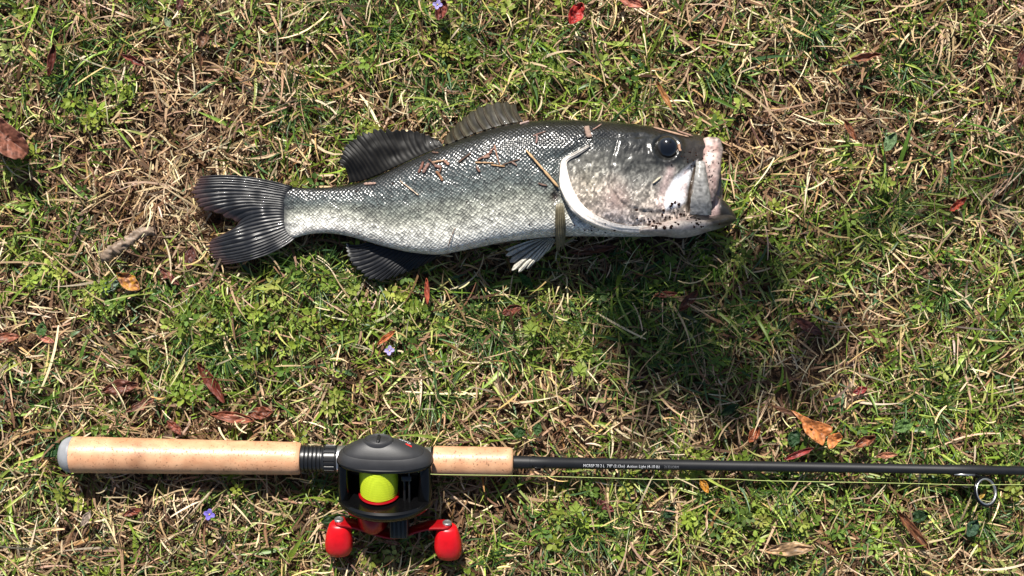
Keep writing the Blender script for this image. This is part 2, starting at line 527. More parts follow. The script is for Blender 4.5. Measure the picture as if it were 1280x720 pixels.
def fin(name, root, midl, tip, zr, zm, ztp, rays, c0, c1, amp=0.0007, ns=220, nr=40, rag=0.05, mat=M_FIN, light=None, parent=fish, edge=None):
    """a fin membrane folded into rays: three curves from root to tip"""
    R = smoothlist(root, ns); Mi = smoothlist(midl, ns); T = smoothlist(tip, ns)
    s = np.linspace(0, 1, ns)[:, None]; r = np.linspace(0, 1, nr)[None, :]
    ph = (s + .035 * (fbm(s * 7, s * 0 + rays, 1) - .5)) * rays * 2 * np.pi
    rg = 1 - rag * (0.5 - 0.5 * np.cos(ph)) - rag * 1.2 * vnoise(s * rays * 1.3, s * 0 + 3.3, 1)
    rr = r * rg
    # quadratic through root (0), mid (.5), tip (1)
    l0 = (rr - .5) * (rr - 1) * 2; l1 = -4 * rr * (rr - 1); l2 = rr * (rr - .5) * 2
    px = R[:, None, 0] * l0 + Mi[:, None, 0] * l1 + T[:, None, 0] * l2
    py = R[:, None, 1] * l0 + Mi[:, None, 1] * l1 + T[:, None, 1] * l2
    ev = lambda a: np.interp(np.linspace(0, 1, ns), np.linspace(0, 1, len(a)), a)[:, None] if hasattr(a, '__len__') else a
    z = ev(zr) * l0 + ev(zm) * l1 + ev(ztp) * l2
    wob = ph + .45 * (fbm(px / 7, py / 7, 3) - .5) * 2
    z = z + amp * np.cos(wob) * sst(0, .15, rr) * (.5 + .9 * fbm(px / 10 + 3, py / 10, 0)) + amp * 0.5 * np.cos(wob * 2 + 3) * sst(.35, .8, rr) + (fbm(px / 22, py / 22, 2, 2) - .5) * 0.004 * sst(0, .3, rr)
    ray = (0.5 + 0.5 * np.cos(wob)) * (1 - .5 * sst(.4, .8, rr)) + .5 * sst(.4, .8, rr) * (.5 + .5 * np.cos(wob * 2 + 3))
    cc = c0 * (1 - ray[..., None]) + c1 * ray[..., None] + 0 * px[..., None]
    cc = cc * (0.75 + 0.5 * fbm(px / 6, py / 6, 1))[..., None]
    if edge is not None:
        w = sst(0.80, 1.0, r + 0.08 * (fbm(px / 5, py / 5, 0) - .5) + 0 * s)[..., None] * 0.8
        cc = cc * (1 - w) + edge * w
    if light is not None:
        cc = light(cc, px, py, s, r)
    Vf = Pa(px, py, z)
    o = mesh_np(name, Vf.reshape(-1, 3) - FISHLOC, grid_faces(ns, nr), mat, parent, cc.reshape(-1, 3))
    solid(o, 0.0006)
    g = Vf.reshape(-1, 3).copy(); g[:, 2] -= 0.001
    occupy(g, zfin)
    return o


DK = lin(15, 16, 18); DK2 = lin(34, 35, 39)
fin('tail_fin',
    [(366, 233), (360, 243), (357, 254), (356, 266), (358, 278), (362, 289), (369, 298)],
    [(302, 220), (297, 234), (299, 250), (316, 268), (308, 290), (312, 311), (327, 321)],
    [(247, 221), (237, 237), (247, 260), (296, 281), (259, 303), (260, 319), (275, 331)],
    0.020, 0.022, [0.018, 0.017, 0.016, 0.014, 0.015, 0.014, 0.013], 25, DK, DK2, amp=0.00034, rag=0.05, mat=M_TAIL, edge=lin(72, 52, 50))
fin('soft_dorsal_fin',
    [(436, 229), (456, 225), (474, 218), (494, 209), (514, 200), (534, 191), (554, 182)],
    [(432, 211), (441, 199), (456, 190), (478, 183), (501, 179), (526, 176), (551, 178)],
    [(423, 207), (427, 187), (440, 172), (464, 161), (493, 159), (526, 165), (549, 175)],
    [.027, .028, .029, .030, .031, .032, .033], 0.031, 0.031, 21, lin(27, 25, 22), lin(9, 8, 8), amp=0.00014, rag=0.08)
sp_root = [(556, 182), (576, 174), (596, 166), (616, 160), (636, 155), (654, 152)]
sp_tip = [(558, 170), (571, 153), (584, 141), (602, 131), (624, 124), (645, 130)]
sp_mid = [((a[0] + b[0]) / 2 - 2, (a[1] + b[1]) / 2) for a, b in zip(sp_root, sp_tip)]
sdf = fin('spiny_dorsal_fin', sp_root, sp_mid, sp_tip, 0.034, 0.028, 0.020, 9, lin(70, 66, 53), lin(30, 27, 21), amp=0.0004, rag=0.12)
anal = fin('anal_fin',
           [(458, 303), (476, 308), (494, 312), (510, 315), (524, 317), (538, 318), (552, 318)],
           [(444, 306), (454, 317), (470, 329), (488, 334), (506, 331), (528, 326), (549, 321)],
           [(432, 304), (433, 320), (445, 338), (463, 351), (488, 350), (518, 337), (547, 323)],
           0.020, 0.019, 0.016, 19, DK, DK2, amp=0.0003, rag=0.07,
           light=lambda cc, px, py, s, r: cc * (1 - (sst(.86, 1, r) * (1 - sst(.05, .25, s)))[..., None]) + lin(150, 150, 146) * (sst(.86, 1, r) * (1 - sst(.05, .25, s)))[..., None])
fin('pelvic_fin',
    [(680, 298), (684, 297), (688, 297), (692, 298), (694, 300)],
    [(655, 303), (660, 311), (665, 319), (676, 317), (690, 307)],
    [(630, 313), (633, 327), (640, 344), (664, 333), (686, 313)],
    0.026, 0.030, 0.026, 7, lin(150, 150, 146), lin(222, 216, 200), amp=0.0011, ns=140, rag=0.10,
    light=lambda cc, px, py, s, r: cc * (1 - 0.35 * np.exp(-((s - .3) / .14) ** 2))[..., None])
pz = float(surf(700, 262)); pz2 = float(surf(700, 285))
pect = fin('pectoral_fin',
           [(695, 256), (698, 255), (701, 254), (704, 255)],
           [(694, 286), (698, 287), (703, 286), (707, 284)],
           [(697, 319), (699, 322), (702, 319), (704, 312)],
           pz + 0.002, pz2 + 0.003, 0.027, 5, lin(168, 160, 136), lin(84, 77, 58), amp=0.0004, ns=110, rag=0.16)
# fin spines: one stiff rod each
for k_ in range(9):
    t = (k_ + 0.3) / 8.6
    a = smoothlist(sp_root, 101)[int(t * 100)]; b = smoothlist(sp_tip, 101)[int(t * 100)]
    n_ = 8
    f = np.linspace(0, 1, n_)
    pts = Pa(a[0] + (b[0] - a[0]) * f * 1.04 - 3 * np.sin(f * np.pi), a[1] + (b[1] - a[1]) * f * 1.04, 0.035 - 0.0135 * f)
    rad = 0.00115 * (1 - f * 0.8)
    th = np.linspace(0, 2 * np.pi, 6, endpoint=False)
    tan = pts[-1] - pts[0]; tan /= np.linalg.norm(tan)
    e1 = np.cross(tan, [0, 0, 1]); e1 /= np.linalg.norm(e1); e2 = np.cross(tan, e1)
    rv = pts[:, None] + rad[:, None, None] * (np.cos(th)[None, :, None] * e1 + np.sin(th)[None, :, None] * e2)
    sp_o = mesh_np('spine', rv.reshape(-1, 3) - FISHLOC, grid_faces(n_, 6, True), M_FLESH, sdf, np.tile(lin(54, 46, 36), (n_ * 6, 1)))

# gill cover flap: pale membrane lifted off the flank
ns, nr = 160, 14
O = smoothlist(GILL_O, ns); I = smoothlist(GILL_I, ns)
r = np.linspace(0, 1, nr)[None, :]
gpx = I[:, None, 0] * (1 - r) + O[:, None, 0] * r; gpy = I[:, None, 1] * (1 - r) + O[:, None, 1] * r
ssn = np.linspace(0, 1, ns)[:, None]
zz = surf(gpx, gpy)
zi = surf(I[:, 0], I[:, 1])[:, None]
zz = np.minimum(zi + 0.0008, np.maximum(zz, zi * 0 + zz)) * (1 - 0) + 0.0012 + 0.0012 * np.sin(r * np.pi * .6)
zz = zz + .0026 * r * sst(.25, .5, ssn) + 0.0006 * np.sin(r * 16 + 4 * vnoise(ssn * 9, r * 2, 1)) * r
# smooth the raster steps along the flap
for _ in range(12):
    zz[1:-1] = (zz[:-2] + zz[1:-1] * 2 + zz[2:]) / 4
gcol = lin(240, 232, 222) * (0.78 + 0.55 * fbm(ssn * 6 + 0 * r, r * 7 + ssn * 3, 2))[..., None]
gdark = (1 - sst(0.05, 0.3, ssn))[..., None] + 0 * gcol
gcol = gcol * (1 - 0.55 * gdark)
gill = mesh_np('gill_cover_membrane', Pa(gpx, gpy, zz).reshape(-1, 3) - FISHLOC, grid_faces(ns, nr), M_FLESH, fish, gcol.reshape(-1, 3))
solid(gill, 0.0011, -1)

# eye
ex, ey = EYE
ez = float(np.nanmedian(surf(np.array([ex - 17, ex + 17, ex]), np.array([ey, ey, ey + 16])))) - 0.0045
th, ph = np.meshgrid(np.linspace(0, np.pi, 33), np.linspace(0, 2 * np.pi, 48, endpoint=False), indexing='ij')
ed = np.stack([np.sin(th) * np.cos(ph), np.sin(th) * np.sin(ph), np.cos(th)], -1)
ER = 14.5 * S * 0.95
M_EYE = simple('eye_iris', tuple(lin(34, 32, 30)), 0.12, spec=0.7, coat=0.6, var=0.4, vscale=300)
M_PUPIL = simple('eye_pupil', (0.004, 0.004, 0.005), 0.05, spec=0.7, coat=0.8)
eye = mesh_np('eye', (ed * [ER, ER, ER * .72]).reshape(-1, 3) + P(ex, ey, ez) - FISHLOC, grid_faces(33, 48, True)[:, ::-1], M_EYE, fish)
tp, pp = np.meshgrid(np.linspace(0, 0.85, 14), np.linspace(0, 2 * np.pi, 40, endpoint=False), indexing='ij')
pd = np.stack([np.sin(tp) * np.cos(pp), np.sin(tp) * np.sin(pp), np.cos(tp)], -1)
mesh_np('pupil', (pd * [ER * 1.02, ER * 1.02, ER * .76]).reshape(-1, 3) + P(ex + 1, ey, ez) - FISHLOC, grid_faces(14, 40, True)[:, ::-1], M_PUPIL, eye)


def sweep(name, pts, hw, th_, wdir, mat, parent, colf, n=60, m=18, wrapocc=True):
    """pts (px,py,z) centre line with half widths (m) along wdir and half thickness across"""
    p = smoothlist(pts, n); w = np.interp(np.linspace(0, 1, n), np.linspace(0, 1, len(hw)), hw)
    tk = np.interp(np.linspace(0, 1, n), np.linspace(0, 1, len(th_)), th_)
    W = Pa(p[:, 0], p[:, 1], p[:, 2])
    tan = np.gradient(W, axis=0); tan /= np.linalg.norm(tan, axis=1, keepdims=True)
    wd = np.array(wdir, float)[None] - (tan * np.array(wdir, float)).sum(1, keepdims=True) * tan
    wd /= np.linalg.norm(wd, axis=1, keepdims=True)
    nd = np.cross(tan, wd)
    a = np.linspace(0, 2 * np.pi, m, endpoint=False)
    Vv = W[:, None] + wd[:, None] * (np.cos(a)[None, :, None] * w[:, None, None]) + nd[:, None] * (np.sin(a)[None, :, None] * tk[:, None, None])
    s = np.linspace(0, 1, n)[:, None] + 0 * a[None]
    cc = colf(s, a[None] + 0 * s, Vv)
    Vv = W[:, None] + (Vv - W[:, None]) * (1 + .34 * (fbm(Vv[..., 0] / S / 6 + 7, Vv[..., 1] / S / 8 + Vv[..., 2] * 200, 3) - .5))[..., None]
    return mesh_np(name, Vv.reshape(-1, 3) - FISHLOC, grid_faces(n, m, True), mat, parent, cc.reshape(-1, 3))


zm_ = 0.029


def lipcol(s, a, Vv):
    n1 = fbm(Vv[..., 0] / S / 6, Vv[..., 1] / S / 12, 1)
    n2 = vnoise(Vv[..., 0] / S / 2.2, Vv[..., 1] / S / 2.2, 2)
    c = lin(194, 172, 164) * (1 - sst(.4, .7, n1))[..., None] + lin(168, 136, 128) * sst(.4, .7, n1)[..., None]
    c = c * (1 - .6 * sst(.6, .72, vnoise(Vv[..., 0] / S / 3.5 + 9, Vv[..., 1] / S / 3 + 4, 0)))[..., None]
    rim = (sst(0.35, 0.95, np.cos(a)) * 0.8)[..., None]          # grey outer edge of the lip
    c = c * (1 - rim) + lin(104, 96, 92) * rim
    return c * (0.7 + 0.45 * n2)[..., None]


near = [(889, 250, .040), (889.5, 238, .0445), (890, 220, .0465), (890, 202, .0455), (889, 187, .041), (888, 180, .034)]
farl = [(x, y, 2 * zm_ - z) for x, y, z in near[::-1]]
sweep('upper_lip', farl + [(891, 176, zm_)][:0] + near[::-1][:0] + [(x, y, z) for x, y, z in near[::-1]],
      [.002, .0045, .006, .0072, .0082, .0078, .0078, .0082, .0072, .006, .0045, .002], [.002, .0026, .003, .003, .003, .003, .003, .003, .003, .003, .0026, .002],
      (1, 0, 0), M_FLESH, fish, lipcol, n=110, m=24)


def loft(name, T, B, zc_, b_, mat, colf, n=80, m=40, parent=fish):
    Tq = smoothlist(T, n); Bq = smoothlist(B, n)
    f = np.linspace(0, 1, n)
    z0 = np.interp(f, np.linspace(0, 1, len(zc_)), zc_); b0 = np.interp(f, np.linspace(0, 1, len(b_)), b_)
    a = np.linspace(0, 2 * np.pi, m, endpoint=False)
    px = (Tq[:, None, 0] + Bq[:, None, 0]) / 2 + (Tq[:, None, 0] - Bq[:, None, 0]) / 2 * np.cos(a)
    py = (Tq[:, None, 1] + Bq[:, None, 1]) / 2 + (Tq[:, None, 1] - Bq[:, None, 1]) / 2 * np.cos(a)
    z = z0[:, None] + b0[:, None] * np.sin(a)
    z = z + (fbm(px / 7, py / 7, 2) - .5) * .0014
    Vv = Pa(px, py, z)
    Vv = np.concatenate([Vv.mean(1)[0] + (Vv[:1] - Vv.mean(1)[0]) * .02, Vv, Vv.mean(1)[-1] + (Vv[-1:] - Vv.mean(1)[-1]) * .02], 0)
    cc = colf(px, py, a)
    cc = np.concatenate([cc[:1], cc, cc[-1:]], 0)
    occupy(Vv)
    return mesh_np(name, Vv.reshape(-1, 3) - FISHLOC, grid_faces(n + 2, m, True)[:, ::-1], mat, parent, cc.reshape(-1, 3))


def jawcol(px, py, a):
    n1 = fbm(px / 16, py / 5, 1); n2 = vnoise(px / 2.4, py / 2.4, 0)
    c = lin(206, 194, 184) * (1 - .5 * sst(.45, .75, n1))[..., None] + lin(180, 148, 140) * .4 * sst(.45, .75, n1)[..., None]
    g = (sst(868, 892, px + (n1 - .5) * 18 - (py - 274) * .8) * .93 * (1 - .6 * sst(279, 288, py)))[..., None]
    c = c * (1 - g) + lin(26, 25, 22) * g
    return c * (0.72 + .4 * n2)[..., None]


loft('lower_jaw', [(800, 281), (828, 274), (850, 269), (868, 269), (885, 270), (900, 268), (912, 267), (919.5, 270)],
     [(800, 294), (828, 295.5), (850, 297.5), (868, 295), (884, 290), (898, 286), (911, 281.5), (920.5, 275.5)],
     [.031, .031, .031, .031, .030, .029, .028, .027], [.026, .0265, .026, .0245, .021, .016, .010, .004], M_FLESH, jawcol, n=110, m=56)
loft('mouth_lining', [(874, 262), (884, 252), (894, 244), (903, 249), (912, 258), (919, 268)],
     [(868, 278), (882, 279), (894, 279), (904, 278), (913, 277), (920, 274)],
     [.024, .025, .026, .027, .027, .026], [.005, .009, .010, .009, .007, .004], M_FLESH,
     lambda px, py, a: (lin(186, 160, 156) * (1 - sst(894, 902, px))[..., None] + lin(46, 44, 41) * sst(894, 902, px)[..., None]) * (0.6 + .7 * fbm(px / 5, py / 5, 1))[..., None])

# upper jaw plate beside the mouth (maxilla)
ML = smoothlist([(872.5, 203), (871, 218), (868, 236), (864, 254), (864, 267)], 60)
MR = smoothlist([(878, 202), (880.5, 218), (884, 238), (888, 257), (887, 268)], 60)
r = np.linspace(0, 1, 22)[None]
mpx = ML[:, None, 0] * (1 - r) + MR[:, None, 0] * r; mpy = ML[:, None, 1] * (1 - r) + MR[:, None, 1] * r
mzc = np.interp(np.linspace(0, 1, 60), [0, .3, .7, 1], [.0475, .0525, .0540, .0500])[:, None]
mz = mzc + .0022 * np.sin(r * np.pi) - .0022 * r + (fbm(mpx / 4, mpy / 7, 1) - .5) * .0014
mcc = lin(150, 148, 144) * (.5 + .95 * vnoise(mpx / 2.3, mpy / 2.3, 3))[..., None] * (1 - .35 * sst(.7, 1, r + 0 * mpx))[..., None]
maxl = mesh_np('jaw_plate', Pa(mpx, mpy, mz).reshape(-1, 3) - FISHLOC, grid_faces(60, 22), M_FLESH, fish, mcc.reshape(-1, 3))
solid(maxl, 0.0022, -1)

# ------------------------------------------------------------------ the rod
RZ0, RZ1 = 0.0265, 0.0200
p0 = Vector(P(75, 568, RZ0)); p1 = Vector(P(1280, 588.5, RZ1))
rod = empty('fishing_rod', p0)
ROD_ROT = (p1 - p0).normalized().to_track_quat('X', 'Z').to_matrix()
# track_quat may roll the frame: rebuild it with Z as far up as possible
exv = (p1 - p0).normalized(); eyv = Vector((0, 0, 1)).cross(exv).normalized(); ezv = exv.cross(eyv)
RM = Matrix((exv, eyv, ezv)).transposed()
rod.rotation_euler = RM.to_euler()
tag(rod, 'black fishing rod with cork grips lying across the grass', 'fishing rod')
RMn = np.array(RM); RP0 = np.array(p0)
KP = S * (H - 0.0245) / H


def rx(px):            # photo x -> distance along the rod
    return (px - 75) * KP * 1.0


def rod_world(L):
    return RP0 + np.asarray(L) @ RMn.T


def lathe(name, prof, mat, parent, seg=40, knurl=None, cap=True):
    """prof: (x, r) along the rod axis, local to the rod"""
    pr = np.array(prof, float)
    if cap:
        pr = np.vstack([[pr[0, 0], 1e-5], pr, [pr[-1, 0], 1e-5]])
    a = np.linspace(0, 2 * np.pi, seg, endpoint=False)
    rr = pr[:, 1][:, None] + 0 * a
    if knurl:
        nk, depth, i0, i1 = knurl
        kk = (np.sin(a * nk) > 0.2) * depth
        rr[i0:i1] -= kk
    Vv = np.stack([pr[:, 0][:, None] + 0 * a, rr * np.cos(a), rr * np.sin(a)], -1)
    o = mesh_np(name, Vv.reshape(-1, 3), grid_faces(len(pr), seg, True), mat, parent)
    m = o.data
    # crisp edges where the profile turns sharply
    e = o.modifiers.new('edges', 'EDGE_SPLIT'); e.split_angle = math.radians(38)
    return o


def rod_occ(x0, x1, r0, r1):
    n = int((x1 - x0) / 0.0008) + 2
    x = np.linspace(x0, x1, n); rr = np.linspace(r0, r1, n)
    a = np.linspace(0, np.pi, 31)
    Lp = np.stack([x[:, None] + 0 * a, rr[:, None] * np.cos(a), -rr[:, None] * np.sin(a)], -1)
    occupy(rod_world(Lp.reshape(-1, 3)))


def cork_material():
    m, nt, b = nmat('cork')
    tc = N(nt, 'ShaderNodeTexCoord')
    mp = N(nt, 'ShaderNodeMapping'); mp.inputs['Scale'].default_value = (1, 1, 1)
    nt.links.new(tc.outputs['Object'], mp.inputs[0])
    n1 = N(nt, 'ShaderNodeTexNoise'); n1.inputs['Scale'].default_value = 90; n1.inputs['Detail'].default_value = 6
    nt.links.new(mp.outputs[0], n1.inputs['Vector'])
    r1 = N(nt, 'ShaderNodeValToRGB')
    r1.color_ramp.elements[0].position = 0.3; r1.color_ramp.elements[0].color = (*lin(184, 134, 100), 1)
    r1.color_ramp.elements[1].position = 0.7; r1.color_ramp.elements[1].color = (*lin(208, 162, 126), 1)
    nt.links.new(n1.outputs[0], r1.inputs[0])
    # rings of the cork discs
    sx = N(nt, 'ShaderNodeSeparateXYZ'); nt.links.new(tc.outputs['Object'], sx.inputs[0])
    n1b = N(nt, 'ShaderNodeTexNoise', noise_dimensions='1D'); n1b.inputs['Scale'].default_value = 55; n1b.inputs['Detail'].default_value = 1
    nt.links.new(sx.outputs[0], n1b.inputs['W'])
    mrb = N(nt, 'ShaderNodeMapRange'); mrb.inputs[1].default_value = .3; mrb.inputs[2].default_value = .7; mrb.inputs[3].default_value = .9; mrb.inputs[4].default_value = 1.08
    nt.links.new(n1b.outputs[0], mrb.inputs[0])
    # pits and pores, drawn out round the grip
    mp2 = N(nt, 'ShaderNodeMapping'); mp2.inputs['Scale'].default_value = (1, 0.6, 0.6)
    nt.links.new(tc.outputs['Object'], mp2.inputs[0])
    v = N(nt, 'ShaderNodeTexNoise'); v.inputs['Scale'].default_value = 800; v.inputs['Detail'].default_value = 3
    nt.links.new(mp2.outputs[0], v.inputs['Vector'])
    r2 = N(nt, 'ShaderNodeValToRGB')
    r2.color_ramp.elements[0].position = 0.30; r2.color_ramp.elements[0].color = (0.12, 0.08, 0.05, 1)
    r2.color_ramp.elements[1].position = 0.40; r2.color_ramp.elements[1].color = (1, 1, 1, 1)
    nt.links.new(v.outputs[0], r2.inputs[0])
    gr = N(nt, 'ShaderNodeTexNoise'); gr.inputs['Scale'].default_value = 26; gr.inputs['Detail'].default_value = 8
    nt.links.new(tc.outputs['Object'], gr.inputs['Vector'])
    mg = N(nt, 'ShaderNodeMapRange'); mg.inputs[1].default_value = .5; mg.inputs[2].default_value = .75; mg.inputs[3].default_value = 1; mg.inputs[4].default_value = .72
    nt.links.new(gr.outputs[0], mg.inputs[0])
    cur = r1.outputs[0]
    for src in (mrb.outputs[0], r2.outputs[0], mg.outputs[0]):
        mx = N(nt, 'ShaderNodeMix', data_type='RGBA', blend_type='MULTIPLY'); mx.inputs[0].default_value = 1 if src != r2.outputs[0] else .6
        nt.links.new(cur, mx.inputs[6]); nt.links.new(src, mx.inputs[7]); cur = mx.outputs[2]
    nt.links.new(cur, b.inputs['Base Color'])
    b.inputs['Roughness'].default_value = 0.42
    b.inputs['Specular IOR Level'].default_value = 0.5
    bp = N(nt, 'ShaderNodeBump'); bp.inputs['Strength'].default_value = .35; bp.inputs['Distance'].default_value = .0006
    nt.links.new(r2.outputs[0], bp.inputs['Height']); nt.links.new(bp.outputs[0], b.inputs['Normal'])
    return m


M_CORK = cork_material()
M_BLANK = simple('rod_blank', tuple(lin(21, 22, 25)), 0.5, spec=.35, bump=.05, bscale=1500, var=.2)
M_BLACK = simple('black_plastic', tuple(lin(26, 27, 29)), 0.36, bump=.05, bscale=2000, var=.15)
M_GLOSS = simple('gloss_black', tuple(lin(8, 8, 9)), 0.2, spec=.3, var=.2)
M_PLATE = simple('side_plate_plastic', tuple(lin(44, 44, 46)), 0.48, bump=.08, bscale=2500, var=.15)
M_SILVER = simple('brushed_metal', tuple(lin(190, 190, 190)), 0.32, metal=.9, bump=.06, bscale=900, var=.12)
M_CAP = simple('grey_rubber', tuple(lin(128, 130, 134)), 0.5, bump=.1, bscale=700, var=.3, vscale=80)
M_RED = simple('red_anodised', tuple(lin(150, 10, 18)), 0.28, metal=.25, bump=.04, var=.2)
M_REDK = simple('red_knob_rubber', tuple(lin(205, 14, 24)), 0.38, spec=.5, bump=.05, var=.15)
M_WHITE = simple('white_print', tuple(lin(200, 202, 205)), 0.6)
M_GREY = simple('grey_print', tuple(lin(110, 112, 116)), 0.6)
M_REDP = simple('red_print', tuple(lin(190, 40, 36)), 0.6)

k = KP
lathe('butt_cap', [(rx(75), 10 * k), (rx(76.5), 14 * k), (rx(79), 18 * k), (rx(83), 20.8 * k), (rx(88), 22.6 * k), (rx(90), 22.8 * k), (rx(91.5), 22.4 * k)], M_CAP, rod)
rg = [(rx(91.2), 21 * k), (rx(91.6), 22.4 * k), (rx(97), 22.8 * k)]
for x in np.linspace(105, 365, 40):
    rg.append((rx(x), (22.6 - (x - 105) / 260 * 2.2 + 0.12 * math.sin(x * .21)) * k))
rg += [(rx(370), 20.3 * k), (rx(374), 19.6 * k), (rx(375.5), 18.4 * k), (rx(376), 15 * k)]
lathe('rear_grip', rg, M_CORK, rod, 56)
rings = [(rx(375.5), 15.5 * k)]
for i in range(5):
    x = 377 + i * 5.0
    rings += [(rx(x), 15.6 * k), (rx(x + .6), 16.6 * k), (rx(x + 3.2), 16.6 * k), (rx(x + 3.9), 15.2 * k)]
rings += [(rx(403), 15.2 * k)]
lathe('threaded_seat', rings, M_BLACK, rod)
lathe('locking_nut', [(rx(402.5), 16 * k), (rx(404), 17.3 * k), (rx(405.5), 17.6 * k), (rx(406), 17.6 * k), (rx(418), 17.6 * k), (rx(418.5), 17.6 * k), (rx(420), 17.2 * k), (rx(420.5), 16 * k)],
      M_BLACK, rod, 120, (20, 0.0009, 4, 6))
lathe('rear_hood', [(rx(420.8), 16.5 * k), (rx(421.3), 17.0 * k), (rx(430), 17.2 * k), (rx(434), 16.8 * k), (rx(440), 14 * k)], M_SILVER, rod)
lathe('seat_body', [(rx(438), 12.5 * k), (rx(526), 12.5 * k)], M_BLACK, rod)
lathe('front_hood', [(rx(520), 13.5 * k), (rx(526), 16 * k), (rx(534), 17.2 * k), (rx(538), 17.2 * k)], M_SILVER, rod)
lathe('trim_ring', [(rx(537.8), 17.6 * k), (rx(538.3), 18.1 * k), (rx(540.4), 18.1 * k), (rx(540.8), 17.6 * k)], M_GLOSS, rod)
fg = [(rx(540.6), 17.5 * k), (rx(541.4), 18.4 * k)]
for x in np.linspace(545, 632, 18):
    fg.append((rx(x), (18.5 + .1 * math.sin(x * .3)) * k))
fg += [(rx(636), 18.3 * k), (rx(638.6), 17.4 * k), (rx(640), 15.6 * k), (rx(640.4), 9 * k)]
lathe('fore_grip', fg, M_CORK, rod, 56)
bl = [(rx(639), 8.2 * k), (rx(661), 8.0 * k), (rx(661.4), 7.6 * k), (rx(690), 7.5 * k), (rx(690.6), 7.2 * k), (rx(900), 6.6 * k), (rx(1186), 5.9 * k), (rx(1188), 6.4 * k),
      (rx(1236), 6.3 * k), (rx(1238), 5.7 * k), (rx(1700), 4.4 * k), (rx(2600), 2.6 * k), (rx(3300), 1.4 * k)]
lathe('blank', bl, M_BLANK, rod, 28)
rod_occ(rx(75), rx(376), 22 * k, 20.5 * k); rod_occ(rx(376), rx(541), 17 * k, 17 * k); rod_occ(rx(541), rx(640), 18.4 * k, 18.4 * k)
rod_occ(rx(640), rx(1340), 7.8 * k, 5.8 * k)


def text_data(txt, size):
    cu = bpy.data.curves.new('lettering', 'FONT'); cu.body = txt; cu.size = size
    cu.align_x = 'LEFT'; cu.align_y = 'CENTER'; cu.resolution_u = 3
    ob = bpy.data.objects.new('lettering_src', cu); COL.objects.link(ob)
    dg = bpy.context.evaluated_depsgraph_get()
    me = bpy.data.meshes.new_from_object(ob.evaluated_get(dg))
    bpy.data.objects.remove(ob); bpy.data.curves.remove(cu)
    return me


def rod_text(txt, px0, px1, size, mat, ang0):
    me = text_data(txt, size)
    co = np.empty(len(me.vertices) * 3); me.vertices.foreach_get('co', co); co = co.reshape(-1, 3)
    sx = (rx(px1) - rx(px0)) / (co[:, 0].max() - co[:, 0].min())
    x = rx(px0) + (co[:, 0] - co[:, 0].min()) * sx
    r_ = np.interp(x, [b[0] for b in bl], [b[1] for b in bl]) + 0.00018
    th = co[:, 1] / r_ + ang0
    co2 = np.stack([x, r_ * np.sin(th), r_ * np.cos(th)], -1)
    me.vertices.foreach_set('co', co2.ravel()); me.update()
    me.materials.append(mat)
    o = bpy.data.objects.new('lettering', me); COL.objects.link(o); o.parent = rod
    return o


rod_text('MCRSP 70 2 L  7\'0" (2.13m)  Action: Light (4-10 lb)', 728, 823, 0.0034, M_WHITE, -0.30)
rod_text('21321ORM', 829, 847, 0.0030, M_GREY, -0.30)


def torus(name, c, nrm, R, r_, mat, parent, n=56, m=12, squash=1.0, upv=None):
    nrm = np.array(nrm, float); nrm /= np.linalg.norm(nrm)
    u = np.cross(nrm, [0, 0, 1.0]); u /= np.linalg.norm(u); v = np.cross(nrm, u)
    a = np.linspace(0, 2 * np.pi, n, endpoint=False)[:, None]; b = np.linspace(0, 2 * np.pi, m, endpoint=False)[None]
    d = np.cos(a)[..., None] * u + np.sin(a)[..., None] * v
    Vv = np.array(c) + d * (R + r_ * np.cos(b))[..., None] + nrm * (r_ * squash * np.sin(b))[..., None]
    F = grid_faces(n, m, True)
    j = np.arange(m); j2 = (j + 1) % m
    F = np.vstack([F, np.stack([(n - 1) * m + j, (n - 1) * m + j2, j2, j], -1)])
    return mesh_np(name, Vv.reshape(-1, 3), F[:, ::-1], mat, parent)


def tubepts(name, pts, rad, mat, parent, m=8):
    p = np.array(pts, float); n = len(p)
    tan = np.gradient(p, axis=0); tan /= np.linalg.norm(tan, axis=1, keepdims=True)
    ref = np.tile(np.array([0, 0, 1.0]), (n, 1)); ref[np.abs(tan[:, 2]) > .9] = (1, 0, 0)
    e1 = np.cross(tan, ref); e1 /= np.linalg.norm(e1, axis=1, keepdims=True); e2 = np.cross(tan, e1)
    a = np.linspace(0, 2 * np.pi, m, endpoint=False)
    rr = np.broadcast_to(np.asarray(rad, float), (n,))
    Vv = p[:, None] + rr[:, None, None] * (np.cos(a)[None, :, None] * e1[:, None] + np.sin(a)[None, :, None] * e2[:, None])
    Vv = np.concatenate([p[:1, None] + 0 * Vv[:1], Vv, p[-1:, None] + 0 * Vv[:1]], 0)
    return mesh_np(name, Vv.reshape(-1, 3), grid_faces(n + 2, m, True), mat, parent)


PHI = math.radians(25)
cP, sP = math.cos(PHI), math.sin(PHI)


def rl(x, a, u):
    """reel frame (along rod, along spool axis, away from rod) in mm -> rod-local metres"""
    x, a, u = np.broadcast_arrays(np.asarray(x, float), np.asarray(a, float), np.asarray(u, float))
    return np.stack([x / 1000, (a * cP - u * sP) / 1000, (a * sP + u * cP) / 1000], -1)


# line guides
GPHI = math.radians(62)


